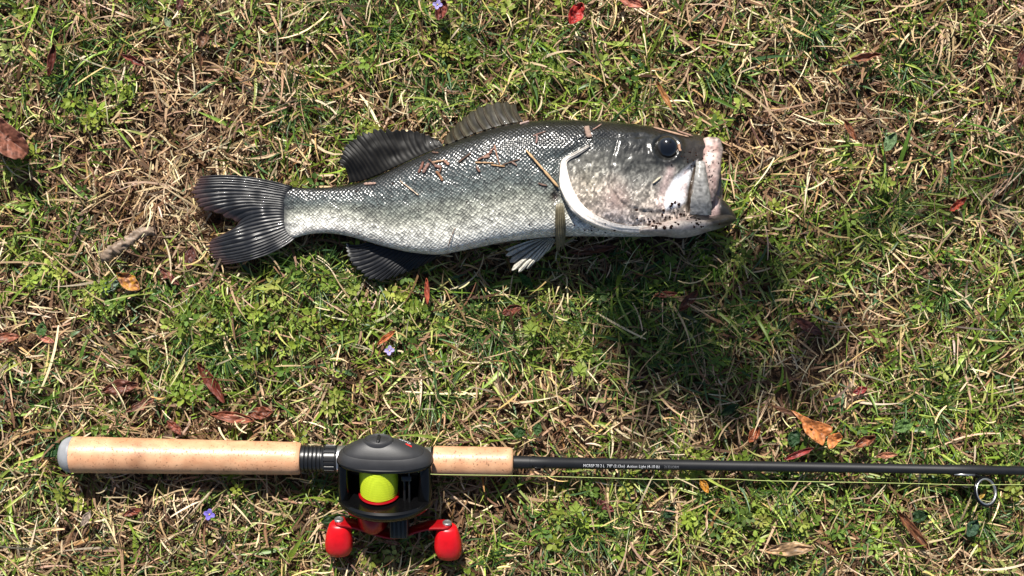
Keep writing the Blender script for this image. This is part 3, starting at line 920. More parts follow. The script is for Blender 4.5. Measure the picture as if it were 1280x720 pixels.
def guide(px, R, d, parent, tilt=0.85):
    c = np.array([rx(px), -d * math.sin(GPHI), d * math.cos(GPHI)])
    ud = np.array([0, -math.sin(GPHI), math.cos(GPHI)])
    side = np.array([0, math.cos(GPHI), math.sin(GPHI)])
    nrm = np.array([math.cos(tilt), 0, 0]) + math.sin(tilt) * (0.86 * side + 0.15 * ud) + 0.1 * ud
    fr = torus('line_guide', c, nrm, R, R * .11, M_GLOSS, parent)
    torus('guide_ring', c, nrm, R * .9, R * .085, M_SILVER, fr, m=10, squash=1.6)
    for sgn in (-1, 1):
        st = np.array([rx(px - 12), 0, 0]) + ud * 5.6 * k * .9
        f = np.linspace(0, 1, 8)[:, None]
        e = c - ud * R * 0.9 + side * sgn * R * .35
        pts = st * (1 - f) + e * f
        tubepts('guide_leg', pts, 0.0007, M_GLOSS, fr, 6)
    tubepts('guide_foot', np.array([[rx(px - 36), 0, 0], [rx(px - 24), 0, 0], [rx(px - 10), 0, 0]]) + ud * 6.4 * k, [.0005, .0011, .0012], M_SILVER, fr, 6)
    return c


gc = guide(1229, 0.0106, 0.0172, rod, 1.2)
for px, R, d in ((1720, .007, .013), (2100, .005, .010), (2500, .004, .008), (2900, .003, .006)):
    guide(px, R, d, rod)
# hook keeper
tubepts('hook_keeper', np.array([[rx(664), -.002, .0042], [rx(669), -.0035, .0052], [rx(676), -.0035, .0052], [rx(681), -.002, .0042]]), .0004, M_GLOSS, rod, 6)

# ------------------------------------------------------------------ the reel
reel = empty('fishing_reel')
reel.matrix_world = Matrix.Translation(p0) @ RM.to_4x4() @ Matrix.Translation((rx(484), 0, 0))
tag(reel, 'low profile baitcasting reel, black with red handle, clamped to the cork rod', 'fishing reel')


def ringloft(name, levels, mat, parent, m=72, n_=2.4, split=40):
    """levels: (a, cx, cu, rx, ru) along the spool axis; rx=ru=0 closes the end"""
    th = np.linspace(0, 2 * np.pi, m, endpoint=False)
    c_ = np.sign(np.cos(th)) * np.abs(np.cos(th)) ** (2 / n_); s_ = np.sign(np.sin(th)) * np.abs(np.sin(th)) ** (2 / n_)
    Vv = np.stack([rl(cx + rx_ * c_, a, cu + ru * s_) for a, cx, cu, rx_, ru in levels], 0)
    o = mesh_np(name, Vv.reshape(-1, 3), grid_faces(len(levels), m, True), mat, parent)
    if split:
        e = o.modifiers.new('edges', 'EDGE_SPLIT'); e.split_angle = math.radians(split)
    return o


def rbox(name, x0, x1, a0, a1, u0, u1, mat, parent, bev=1.5):
    Vv = rl([x0, x1, x1, x0, x0, x1, x1, x0], [a0, a0, a1, a1, a0, a0, a1, a1], [u0, u0, u0, u0, u1, u1, u1, u1])
    F = [(0, 1, 2, 3), (4, 7, 6, 5), (0, 4, 5, 1), (1, 5, 6, 2), (2, 6, 7, 3), (3, 7, 4, 0)]
    o = mesh_np(name, Vv, np.array(F), mat, parent, smooth=True)
    b = o.modifiers.new('bevel', 'BEVEL'); b.width = bev / 1000; b.segments = 3; b.limit_method = 'NONE'
    return o


UC = 21.0
DX, DU = 35.5, 16.0
dome = [(1.0, 12.5), (1.0, 15), (0.985, 17.2), (0.95, 19), (0.87, 21.4), (0.845, 21.9), (0.835, 21.5), (0.82, 22.3), (0.74, 24.4), (0.60, 27), (0.48, 28.9), (0.37, 30.2), (0.30, 30.8)]
lev = [(12.5, 0, UC, 0.01, 0.01)]
for s_, a_ in dome:
    lev.append((a_, -6 * (1 - s_), UC + 1 * (1 - s_), DX * s_, DU * s_))
lev.append((31.0, -5, UC + .7, .01, .01))
plate = ringloft('side_plate', lev, M_PLATE, reel)


def dome_a(x, u):
    lo, hi = np.zeros_like(x) + 0.25, np.zeros_like(x) + 1.0
    for _ in range(30):
        s_ = (lo + hi) / 2
        f = (np.abs((x + 6 * (1 - s_)) / (DX * s_)) ** 2.4 + np.abs((u - UC - (1 - s_)) / (DU * s_)) ** 2.4)
        hi = np.where(f < 1, s_, hi); lo = np.where(f < 1, lo, s_)
    ds = np.array([d[0] for d in dome[::-1]]); da = np.array([d[1] for d in dome[::-1]])
    return np.interp(hi, ds, da)


# brake dial on the plate
dial = ringloft('brake_dial', [(29.0, -4.5, UC + .5, 11.5, 8), (31.4, -4.5, UC + .5, 11, 7.6), (32.2, -4.5, UC + .5, 10, 7), (31.4, -4.5, UC + .5, 9.2, 6.4), (31.2, -4.5, UC + .5, 7.5, 5.2), (31.6, -4.5, UC + .5, 6.8, 4.7), (31.7, -4.5, UC + .5, .01, .01)], M_PLATE, reel, 48, 2.0)
rbox('dial_grip', -5.7, -3.3, 30.8, 33.2, UC - 4.4, UC + 5.4, M_BLACK, dial, .8)
# trim line under the plate
ringloft('plate_trim', [(11.4, 0, UC, 33.5, 15), (11.8, 0, UC, 35.2, 16.2), (13.0, 0, UC, 35.9, 16.6), (14.0, 0, UC, 35.9, 16.6), (14.6, 0, UC, 35.3, 16.0)], M_GLOSS, reel)
# print on the plate: white word, red mark under it
me = text_data('REVO', 3.0)
co = np.empty(len(me.vertices) * 3); me.vertices.foreach_get('co', co); co = co.reshape(-1, 3)
w_ = co[:, 0].max() - co[:, 0].min(); co[:, 0] = (co[:, 0] - co[:, 0].min()) * 8.5 / w_
rot = math.radians(-14)
X = 10.5 + co[:, 0] * math.cos(rot) - co[:, 1] * math.sin(rot)
U = UC - 3.5 - (co[:, 0] * math.sin(rot) + co[:, 1] * math.cos(rot)) * 1.25
me.vertices.foreach_set('co', rl(X, dome_a(X, U) + .35, U).ravel()); me.update(); me.materials.append(M_WHITE)
o = bpy.data.objects.new('lettering', me); COL.objects.link(o); o.parent = plate
qx, qu = np.meshgrid(np.linspace(15.5, 20, 8), np.linspace(UC + .2, UC + 2.0, 5), indexing='ij')
qu = qu + (qx - 15.5) * .2
mesh_np('red_mark', rl(qx, dome_a(qx, qu) + .3, qu).reshape(-1, 3), grid_faces(8, 5), M_REDP, plate)

UC = 23.5
# frame: handle-side cheek with its opening ring, bars fore and aft, foot
cheek = ringloft('frame', [(-17, 0, UC, .01, .01), (-17, 0, UC, 30, 20), (-16.4, 0, UC, 33, 23), (-17.5, 0, UC, 35.3, 24.8), (-20, 0, UC, 35.5, 25), (-23.5, 0, UC, 33.5, 23.5), (-26.5, 0, UC, 29.5, 20.5), (-28.5, 0, UC, 22, 15), (-29, 0, UC, .01, .01)], M_GLOSS, reel, 72, 2.0)


def bar(name, x0, x1, u0, u1, bow, mat, n=14, m=20):
    """a rounded bar between the cheeks, bowed outwards"""
    a = np.linspace(-18, 13, n); th = np.linspace(0, 2 * np.pi, m, endpoint=False)
    c_ = np.sign(np.cos(th)) * np.abs(np.cos(th)) ** .6; s_ = np.sign(np.sin(th)) * np.abs(np.sin(th)) ** .6
    f = np.sin(np.linspace(0, np.pi, n))
    Vv = np.stack([rl((x0 + x1) / 2 + bow * f[i] + (x1 - x0) / 2 * c_, a[i], (u0 + u1) / 2 + (u1 - u0) / 2 * s_) for i in range(n)], 0)
    return mesh_np(name, Vv.reshape(-1, 3), grid_faces(n, m, True), mat, reel)


bar('thumb_bar', -34.5, -26, 12, 31, -.6, M_GLOSS)
bar('front_bar', 24, 34.5, 12, 31, .6, M_GLOSS)
bar('front_rail', 17.5, 19, 29, 31, 0, M_BLACK)
bar('level_wind_shaft', 13.5, 15.4, 27, 29, 0, M_BLACK)
rbox('line_carriage', 12.5, 20, 1.5, 6.0, 25, 31.5, M_BLACK, reel, .8)
rbox('reel_foot', -31, 31, -5, 5, 8, 15, M_BLACK, reel, 2)
rbox('frame_floor', -28, 28, -18, 12.5, 12.0, 13.5, M_GLOSS, reel, .6)


def line_material():
    m, nt, b = nmat('wound_line')
    tc = N(nt, 'ShaderNodeTexCoord')
    mp = N(nt, 'ShaderNodeMapping'); mp.inputs['Rotation'].default_value = (-PHI, 0, math.radians(3))
    nt.links.new(tc.outputs['Object'], mp.inputs[0])
    wv = N(nt, 'ShaderNodeTexWave', wave_type='BANDS', bands_direction='Y'); wv.inputs['Scale'].default_value = 330
    wv.inputs['Distortion'].default_value = 1.2; wv.inputs['Detail'].default_value = 2; wv.inputs['Detail Scale'].default_value = 1.5
    nt.links.new(mp.outputs[0], wv.inputs['Vector'])
    r = N(nt, 'ShaderNodeValToRGB')
    r.color_ramp.elements[0].color = (*lin(158, 184, 6), 1); r.color_ramp.elements[1].color = (*lin(236, 252, 60), 1)
    nt.links.new(wv.outputs[0], r.inputs[0]); nt.links.new(r.outputs[0], b.inputs['Base Color'])
    bp = N(nt, 'ShaderNodeBump'); bp.inputs['Strength'].default_value = .5; bp.inputs['Distance'].default_value = .0005
    nt.links.new(wv.outputs[0], bp.inputs['Height']); nt.links.new(bp.outputs[0], b.inputs['Normal'])
    b.inputs['Roughness'].default_value = .45
    return m


SX, SU = -5.0, 22.5
spool = ringloft('spool', [(-16, SX, SU, .01, .01), (-16, SX, SU, 14.8, 14.8), (-15, SX, SU, 15.4, 15.4), (-14.2, SX, SU, 14.8, 14.8), (-14, SX, SU, 9, 9), (11, SX, SU, 9, 9), (11.2, SX, SU, 13.2, 13.2), (11.9, SX, SU, 13.4, 13.4), (12.2, SX, SU, 12, 12), (12.2, SX, SU, .01, .01)], M_RED, reel, 64, 2)
ringloft('wound_line', [(-14.1, SX, SU, 9.2, 9.2), (-14, SX, SU, 13.3, 13.3)] + [(a, SX, SU, 13.9 + .5 * math.sin((a + 14) / 25 * math.pi) + .05 * math.sin(a * 3.7), 13.9 + .5 * math.sin((a + 14) / 25 * math.pi) + .05 * math.sin(a * 3.7)) for a in np.linspace(-13.6, 10.4, 40)] + [(10.8, SX, SU, 13.3, 13.3), (10.9, SX, SU, 9.2, 9.2)], line_material(), spool, 64, 2)

# drag star, shaft and handle
ringloft('drag_knob', [(-26.5, -10, UC, .01, .01), (-26.5, -10, UC, 11, 13), (-29, -10, UC, 12, 14), (-41, -10, UC, 11.4, 13), (-45, -10, UC, 8, 10), (-45.3, -10, UC, .01, .01)], M_RED, reel, 40, 2)
rbox('drive_housing', 3, 17, -49, -24, UC - 8, UC + 10, M_BLACK, reel, 1.5)
for i in range(4):
    rbox('housing_rib', 4.2 + i * 3.4, 5.6 + i * 3.4, -47, -28, UC + 9.4, UC + 11.2, M_GLOSS, reel, .3)
AR = smoothlist([(-39, -40.5), (-33, -40.8), (-24, -43), (-14, -47), (-4, -50), (4, -51), (13, -50), (22, -46.5), (32, -43), (42, -42), (49, -42)], 90)
half_u = np.interp(np.linspace(0, 1, 90), [0, .03, .08, .3, .5, .7, .92, .97, 1], [2.5, 5, 6, 4.6, 6.5, 4.6, 6, 5, 2.5])
tn = np.gradient(AR, axis=0); tn /= np.linalg.norm(tn, axis=1, keepdims=True)
nn = np.stack([-tn[:, 1], tn[:, 0]], -1)
sec = []
for s1, s2 in ((-1, -1), (-.8, -1), (.8, -1), (1, -1), (1, 1), (.8, 1), (-.8, 1), (-1, 1)):
    hh = 1.3 * (1 if abs(s1) < 1 else .5)
    sec.append(rl(AR[:, 0] + nn[:, 0] * hh * s2, AR[:, 1] + nn[:, 1] * hh * s2, UC + half_u * s1))
sec = np.stack(sec, 1)
sec = np.concatenate([sec.mean(1, keepdims=True)[:1] + 0 * sec[:1], sec, sec.mean(1, keepdims=True)[-1:] + 0 * sec[:1]], 0)
arm = mesh_np('handle_arm', sec.reshape(-1, 3), grid_faces(92, 8, True), M_RED, reel)
e = arm.modifiers.new('edges', 'EDGE_SPLIT'); e.split_angle = math.radians(40)
for hx, ha in ((-36, -40.6), (46, -42)):
    ringloft('handle_screw', [(ha + 1, hx, UC, 3.6, 3.6), (ha + 2.4, hx, UC, 3.4, 3.4), (ha + 2.8, hx, UC, 2.6, 2.6), (ha + 2.4, hx, UC, 1.4, 1.4), (ha + 2.3, hx, UC, .01, .01)], M_SILVER, arm, 28, 2)
    kn = [(ha - 1.2, .01, .01), (ha - 1.3, 6.0, 5.2), (ha - 3, 7.4, 6.4), (ha - 7, 8.6, 7.6), (ha - 13, 10, 8.6), (ha - 19, 10.6, 8.6), (ha - 25, 10.2, 7.6), (ha - 29, 8.5, 5.8), (ha - 31, 5, 3.4), (ha - 31.6, .01, .01)]
    ringloft('handle_knob', [(a, hx + (-1 if hx < 0 else 1) * (ha - a) * .04, UC, r1, r2) for a, r1, r2 in kn], M_REDK, arm, 40, 2.3, 0)

# reel footprint for the grass
mw_ = reel.matrix_world
MWn = np.array(mw_)
for x0, x1, a0, a1, u in ((-36, 36, -28, 28, 2), (-50, 60, -74, -28, 14)):
    X_, A_ = np.meshgrid(np.arange(x0, x1, .7), np.arange(a0, a1, .7), indexing='ij')
    for uu in ((u, u + 23, u + 46) if a1 > 0 else (u, u + 10, u + 20)):
        L_ = rl(X_, A_, uu).reshape(-1, 3)
        W_ = L_ @ MWn[:3, :3].T + MWn[:3, 3]
        W_[:, 2] = np.maximum(W_[:, 2], 0.012)
        if a1 < 0: # handle: only the arm and knobs block the grass
            kx = X_.ravel(); ka = A_.ravel()
            keep = ((np.abs(kx + 36) < 12) | (np.abs(kx - 46) < 12) | (ka > -52))
            W_ = W_[keep]
        occupy(W_)

# ------------------------------------------------------------------ the fishing line
M_LINE = simple('fishing_line', tuple(lin(170, 182, 110)), 0.4)
gcw = rod_world(gc)
lp = [P(522, 590, .055), P(545, 593, .052), P(640, 594.5, .044), P(760, 597.5, .038), P(835, 599.5, .036), P(905, 598.5, .036), P(960, 601, .034),
      P(1100, 603.5, .032), P(1228, 606.5, float(gcw[2])), P(1290, 606, .030), P(1720, 612, .030)]
lpv = smoothlist(lp, 160)
line = tubepts('fishing_line', lpv - lpv[0], .00022, M_LINE, None, 6)
line.location = lpv[0]
tag(line, 'thin yellow green fishing line running beside the rod to its ring guide', 'fishing line')


# ------------------------------------------------------------------ plants: ribbons of blades
def ribbons(base, az, L, W, pitch, bend, curl, roll, col, K=6, prof=None, tipcol=None, tipfrac=0.0, fold=0.0, floor=True):
    """arrays of n blades -> verts (n,K,m,3), cols"""
    n = len(az); t = np.linspace(0, 1, K); tm = (t[:-1] + t[1:]) / 2
    pit_ = pitch[:, None] - bend[:, None] * tm; a = az[:, None] + curl[:, None] * (tm - .3)
    d = np.stack([np.cos(pit_) * np.cos(a), np.cos(pit_) * np.sin(a), np.sin(pit_)], -1) * (L / (K - 1))[:, None, None]
    C = np.concatenate([np.zeros((n, 1, 3)), np.cumsum(d, 1)], 1) + base[:, None]
    if floor:
        g = gz(C[..., 0], C[..., 1]) + .001
        C[..., 2] = np.maximum(C[..., 2], g + .0015 * rng.random((n, 1)))
    tan = np.gradient(C, axis=1); tan /= np.linalg.norm(tan, axis=2, keepdims=True) + 1e-9
    at = np.arctan2(tan[..., 1], tan[..., 0])
    side = np.stack([-np.sin(at), np.cos(at), 0 * at], -1)
    nrm = np.cross(tan, side)
    s = side * np.cos(roll)[:, None, None] + nrm * np.sin(roll)[:, None, None]
    up_ = np.cross(s, tan)
    if prof is None:
        pw = np.minimum(1, .55 + 1.5 * t) * (1 - t ** 2.4) + .05
    else:
        pw = prof(t)
    w = W[:, None] * pw[None]
    if fold:
        V = np.stack([C - s * w[..., None] / 2, C - up_ * 0 - nrm * (fold * w)[..., None], C + s * w[..., None] / 2], 2)
    else:
        V = np.stack([C - s * w[..., None] / 2, C + s * w[..., None] / 2], 2)
    cc = np.broadcast_to(col[:, None, None, :], V.shape).copy()
    if tipcol is not None:
        m = np.clip((t[None] - (1 - tipfrac[:, None])) / .25, 0, 1)[..., None, None]
        cc = cc * (1 - m) + tipcol * m
    return V, cc


def cull(V, keep_fin=0.07, zoff=0.0008):
    """drop blades that would pass through the things lying on the lawn"""
    n = len(V); q = V.reshape(n, -1, 3)
    i = np.clip(((q[..., 0] - OX) / CELL).astype(int), 0, NXC - 1); j = np.clip(((q[..., 1] - OY) / CELL).astype(int), 0, NYC - 1)
    bad = (q[..., 2] > zlow[i, j] - zoff).any(1)
    badf = (q[..., 2] > zfin[i, j] - zoff).any(1) & (rng.random(n) > keep_fin)
    return ~(bad | badf)


def rib_mesh(name, parts, mat, loc=(0, 0, 0), label=None, cat=None, group=None, kind=None, docull=True, keep_fin=.07):
    Vs, Fs, Cs, off = [], [], [], 0
    for V, c in parts:
        if docull:
            kp = cull(V, keep_fin); V = V[kp]; c = c[kp]
        n, K, m = V.shape[:3]
        if n == 0: continue
        f = grid_faces(K, m)
        F = (f[None] + (np.arange(n) * K * m)[:, None, None]).reshape(-1, 4) + off
        Vs.append(V.reshape(-1, 3)); Cs.append(c.reshape(-1, 3)); Fs.append(F); off += n * K * m
    o = mesh_np(name, np.vstack(Vs) - np.array(loc), np.vstack(Fs), mat, None, np.vstack(Cs))
    o.location = loc
    tag(o, label, cat, group, kind)
    return o


GREEN = [(60, 60, 90, 60, .35), (40, 250, 70, 90, .5), (500, 30, 140, 55, .4), (590, 90, 90, 60, .25), (400, 390, 130, 70, .7), (620, 420, 60, 45, .6),
         (520, 470, 80, 50, .2), (200, 400, 100, 45, .4), (250, 430, 60, 50, .4), (760, 110, 130, 50, .5), (900, 100, 80, 50, .4), (1130, 90, 45, 45, .6),
         (1110, 265, 55, 45, .6), (1000, 330, 90, 60, .4), (1180, 480, 110, 90, .7), (1100, 610, 190, 70, .6), (880, 630, 120, 60, .4), (700, 660, 80, 50, .3),
         (60, 590, 70, 60, .35), (800, 410, 180, 80, .45), (1240, 380, 70, 80, .45), (1230, 200, 60, 60, .3), (420, 150, 90, 60, .35), (300, 20, 60, 40, .2),
         (990, 40, 60, 60, .3), (440, 620, 160, 60, .25), (110, 120, 80, 40, .3), (900, 330, 80, 60, .3),
         (230, 110, 90, 60, -.45), (200, 225, 110, 90, -.8), (440, 105, 60, 40, -.3), (1010, 140, 90, 60, -.5), (1060, 50, 100, 50, -.3), (1200, 285, 60, 40, -.3),
         (700, 500, 120, 50, -.45), (1000, 460, 90, 40, -.35), (150, 640, 130, 50, -.4), (60, 400, 60, 40, -.3), (480, 480, 70, 40, -.3), (620, 600, 70, 50, -.4), (890, 30, 60, 30, -.4),
         (970, 200, 60, 70, -.3), (1100, 180, 80, 40, -.2)]


def greenness(x, y):
    px = 640 + x / S; py = 360 - y / S
    g = 0.465 + 0 * x
    for cx, cy, rx_, ry_, w in GREEN:
        g = g + w * np.exp(-((px - cx) / rx_) ** 2 - ((py - cy) / ry_) ** 2)
    return np.clip(g + (fbm(px / 45, py / 45, 1) - .5) * 0.9, 0.03, 1)


def scatter(n, hx=0.50, hy=0.34):
    return rng.uniform(-hx, hx, n), rng.uniform(-hy, hy, n)


def pick(cols_, n, jit=0.18, w=None):
    c = np.array([lin(*q) for q in cols_])
    i = rng.choice(len(c), n, p=w)
    return c[i] * (1 + jit * rng.standard_normal((n, 1))).clip(.5, 1.6) * (1 + .05 * rng.standard_normal((n, 3)))


STRAW = [(190, 166, 132), (170, 146, 116), (210, 192, 160), (148, 122, 96), (120, 94, 74), (182, 164, 140), (196, 168, 116), (98, 74, 58)]
STRAW = [tuple(min(255, c * 1.05) for c in q) for q in STRAW]
STRAWW = [.18, .2, .14, .16, .1, .1, .06, .06]
U_ = rng.uniform


def straw_layer(n, z0, z1, L0, L1, W0, W1, hx=.5, hy=.34, dens=None, tone=1.0):
    x, y = scatter(n, hx, hy)
    if dens is not None:
        kp = U_(0, 1, n) < dens(x, y); x, y = x[kp], y[kp]; n = len(x)
    az = U_(0, 2 * np.pi, n); az = az + 0.8 * (fbm(x * 16 + 9, y * 16 + 9, 3) - .5) * 6
    L = U_(L0, L1, n) * (.6 + .6 * U_(0, 1, n)); W = U_(W0, W1, n)
    base = np.stack([x - np.cos(az) * L / 2, y - np.sin(az) * L / 2, gz(x, y) + z0 + (z1 - z0) * U_(0, 1, n) ** 1.3], -1)
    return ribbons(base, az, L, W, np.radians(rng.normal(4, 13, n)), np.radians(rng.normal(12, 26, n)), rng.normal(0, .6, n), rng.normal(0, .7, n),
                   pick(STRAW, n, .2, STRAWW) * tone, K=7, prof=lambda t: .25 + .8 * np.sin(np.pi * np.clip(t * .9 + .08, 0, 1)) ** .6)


dry = lambda x, y: 1.08 - .72 * greenness(x, y)
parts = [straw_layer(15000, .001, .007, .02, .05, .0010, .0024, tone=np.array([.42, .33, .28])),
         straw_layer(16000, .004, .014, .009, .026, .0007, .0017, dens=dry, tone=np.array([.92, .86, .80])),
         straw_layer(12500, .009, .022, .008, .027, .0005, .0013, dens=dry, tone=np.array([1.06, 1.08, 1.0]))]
parts.append(straw_layer(110, .012, .024, .04, .07, .0010, .0020, tone=1.1))
# dead tufts: blades fanning from a crown
n = 420
cx_, cy_ = scatter(n); kp = U_(0, 1, n) < dry(cx_, cy_); cx_, cy_ = cx_[kp], cy_[kp]
nb = 14
bx_ = np.repeat(cx_, nb); by_ = np.repeat(cy_, nb); n = len(bx_)
az = np.repeat(U_(0, 6.28, len(cx_)), nb) + rng.normal(0, .8, n)
parts.append(ribbons(np.stack([bx_ + rng.normal(0, .003, n), by_ + rng.normal(0, .003, n), gz(bx_, by_) + .003], -1), az, U_(.02, .05, n), U_(.0009, .0022, n),
                     np.radians(U_(15, 60, n)), np.radians(U_(20, 80, n)), rng.normal(0, .7, n), rng.normal(0, .5, n), pick(STRAW, n, .18, STRAWW), K=7))
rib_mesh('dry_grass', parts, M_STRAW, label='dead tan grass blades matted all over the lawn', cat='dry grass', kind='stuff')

GRN = [(104, 130, 44), (126, 150, 54), (80, 110, 40), (60, 90, 42), (152, 168, 76), (74, 104, 64), (170, 178, 104)]
GRNW = [.18, .2, .13, .12, .17, .08, .12]
TIPS = lin(176, 156, 104)


def green_layer(n, L0, L1, W0, W1, hx=.5, hy=.34, tuft=1, pmin=20, pmax=70):
    x, y = scatter(n, hx, hy)
    kp = U_(0, 1, n) < greenness(x, y); x, y = x[kp], y[kp]
    m0 = len(x)
    hue = pick(GRN, m0, .12, GRNW); a0 = U_(0, 6.28, m0)
    x = np.repeat(x, tuft); y = np.repeat(y, tuft); n = len(x)
    x = x + rng.normal(0, .003, n) * (tuft > 1); y = y + rng.normal(0, .003, n) * (tuft > 1)
    col = np.repeat(hue, tuft, 0) * (1 + .16 * rng.standard_normal((n, 1))).clip(.5, 1.5)
    az = np.repeat(a0, tuft) + rng.normal(0, 1.3, n)
    return ribbons(np.stack([x, y, gz(x, y) + U_(.001, .009, n)], -1), az, U_(L0, L1, n), U_(W0, W1, n), np.radians(U_(pmin, pmax, n)), np.radians(U_(10, 75, n)),
                   rng.normal(0, .45, n), rng.normal(0, .45, n), col, K=6, tipcol=TIPS, tipfrac=np.where(U_(0, 1, n) < .35, U_(.1, .5, n), 0.0), fold=.16)


parts = [green_layer(5400, .012, .030, .0008, .0018, tuft=5),
         green_layer(16000, .010, .026, .0007, .0018),
         green_layer(3000, .022, .045, .0014, .0028, pmin=15, pmax=55),
         green_layer(800, .020, .042, .0028, .0048, pmin=10, pmax=45)]
rib_mesh('green_grass', parts, M_GRASS, label='short green grass growing through the dead thatch', cat='grass', kind='stuff')

# fine dark tufts
parts = []
for cx0, cy0, w0 in [(622, 420, 26), (1132, 92, 30), (1105, 262, 26), (395, 345, 22), (545, 120, 22), (1160, 500, 34), (600, 405, 20), (540, 490, 26), (280, 440, 24), (800, 378, 30), (760, 372, 26), (860, 430, 30),
                     (470, 40, 28), (100, 90, 24), (365, 130, 24), (980, 600, 24), (740, 660, 26), (1220, 640, 26), (1180, 360, 22), (330, 280, 20), (1010, 30, 20)]:
    n = 120
    r_ = np.abs(rng.normal(0, w0 * S * .45, n)); th = U_(0, 6.28, n); c = P(cx0, cy0)
    x = c[0] + r_ * np.cos(th); y = c[1] + r_ * np.sin(th)
    parts.append(ribbons(np.stack([x, y, gz(x, y) + .002], -1), th + rng.normal(0, .5, n), U_(.018, .036, n), U_(.0006, .0011, n), np.radians(U_(30, 80, n)), np.radians(U_(10, 60, n)),
                         rng.normal(0, .3, n), rng.normal(0, .3, n), pick([(62, 92, 44), (80, 112, 50), (52, 80, 46), (104, 132, 70)], n, .15), K=6))
rib_mesh('fine_grass', parts, M_GRASS, label='fine dark green grass in dense little tufts', cat='grass', kind='stuff')


# small-leaved ground cover
def weeds(n, hx=.5, hy=.34, nl=8):
    x, y = scatter(n, hx, hy)
    kp = U_(0, 1, n) < .9 * greenness(x, y) ** 1.2; x, y = x[kp], y[kp]; m0 = len(x)
    hue = pick([(118, 138, 54), (134, 150, 66), (98, 122, 52), (78, 104, 48), (150, 162, 88)], m0, .12)
    size = U_(.0032, .0064, m0); z = gz(x, y) + U_(.006, .020, m0)
    X = np.repeat(x, nl); Y = np.repeat(y, nl); n = len(X)
    th = np.tile(np.arange(nl) * 2.4, m0) + np.repeat(U_(0, 6.28, m0), nl)
    L = np.repeat(size, nl) * U_(.6, 1.2, n)
    lev_ = np.tile(np.linspace(0, 1, nl), m0)
    rr = (.0026 - .0022 * lev_) + .001 * U_(0, 1, n)
    base = np.stack([X + rr * np.cos(th), Y + rr * np.sin(th), np.repeat(z, nl) - .004 + .005 * lev_], -1)
    return ribbons(base, th, L, L * U_(.42, .7, n), np.radians(10 + 45 * lev_ + rng.normal(0, 12, n)), np.radians(U_(0, 60, n)), rng.normal(0, .2, n), rng.normal(0, .25, n),
                   np.repeat(hue, nl, 0) * (1 + .12 * rng.standard_normal((n, 1))), K=5, prof=lambda t: np.sin(np.pi * np.clip(t * .93 + .05, 0, 1)) ** .8 + .03, fold=.12)


# creeping weed mats: clusters of rosettes
def weed_mats():
    out = []
    for cx0, cy0, w0, m0 in [(385, 385, 60, 60), (430, 375, 40, 40), (240, 395, 45, 40), (130, 145, 40, 30), (60, 335, 30, 24), (130, 355, 26, 22), (480, 570, 20, 10), (345, 450, 40, 30), (250, 500, 30, 20),
                             (930, 655, 60, 50), (690, 425, 30, 24), (700, 650, 40, 30), (1235, 600, 40, 24), (900, 165, 30, 22), (880, 310, 40, 26), (935, 275, 30, 24), (160, 105, 30, 24), (455, 170, 25, 16), (570, 60, 35, 30),
                             (640, 20, 30, 20), (120, 380, 30, 20), (520, 400, 45, 34), (500, 360, 30, 20), (40, 215, 30, 20), (1010, 660, 40, 26), (870, 585, 30, 20), (430, 500, 30, 20), (330, 410, 40, 34), (690, 90, 30, 20), (760, 600, 30, 20), (75, 610, 30, 16), (30, 20, 30, 20), (850, 640, 30, 20), (300, 610, 30, 14)]:
        n = int(m0 * .38); nl = 9
        c = P(cx0, cy0)
        x = c[0] + rng.normal(0, w0 * S * .55, n); y = c[1] + rng.normal(0, w0 * S * .45, n)
        hue = pick([(132, 146, 56), (150, 162, 74), (112, 132, 52), (92, 116, 50)], n, .1)
        X = np.repeat(x, nl); Y = np.repeat(y, nl); N_ = len(X)
        th = np.tile(np.arange(nl) * 2.4, n) + np.repeat(U_(0, 6.28, n), nl)
        lv = np.tile(np.linspace(0, 1, nl), n)
        L = np.repeat(U_(.003, .0068, n), nl) * (1.15 - .4 * lv)
        rr = .003 - .0026 * lv
        z = np.repeat(gz(x, y) + U_(.008, .022, n), nl) - .004 + .006 * lv
        out.append(ribbons(np.stack([X + rr * np.cos(th), Y + rr * np.sin(th), z], -1), th, L, L * U_(.45, .7, N_), np.radians(8 + 50 * lv + rng.normal(0, 10, N_)), np.radians(U_(0, 50, N_)),
                           rng.normal(0, .2, N_), rng.normal(0, .2, N_), np.repeat(hue, nl, 0) * (1 + .1 * rng.standard_normal((N_, 1))), K=5,
                           prof=lambda t: np.sin(np.pi * np.clip(t * .93 + .05, 0, 1)) ** .8 + .03, fold=.12))
    return out


rib_mesh('small_leaved_weed', [weeds(1300)] + weed_mats(), M_WEED, label='low bright green small-leaved weed scattered through the turf', cat='ground cover', kind='stuff')

# the lawn goes on outside the picture
def outside(f, n):
    V, c = f
    m = (np.abs(V[:, 0, 0, 0]) > .49) | (np.abs(V[:, 0, 0, 1]) > .33)
    return V[m], c[m]


rib_mesh('outer_dry_grass', [outside(straw_layer(60000, .002, .022, .03, .06, .0014, .0032, 1.7, 1.5), 0)], M_STRAW, label='matted dead grass of the lawn further off', cat='dry grass', kind='stuff')
rib_mesh('outer_green_grass', [outside(green_layer(34000, .022, .045, .0016, .0034, 1.7, 1.5, tuft=3), 0)], M_GRASS, label='green grass of the lawn further off', cat='grass', kind='stuff')


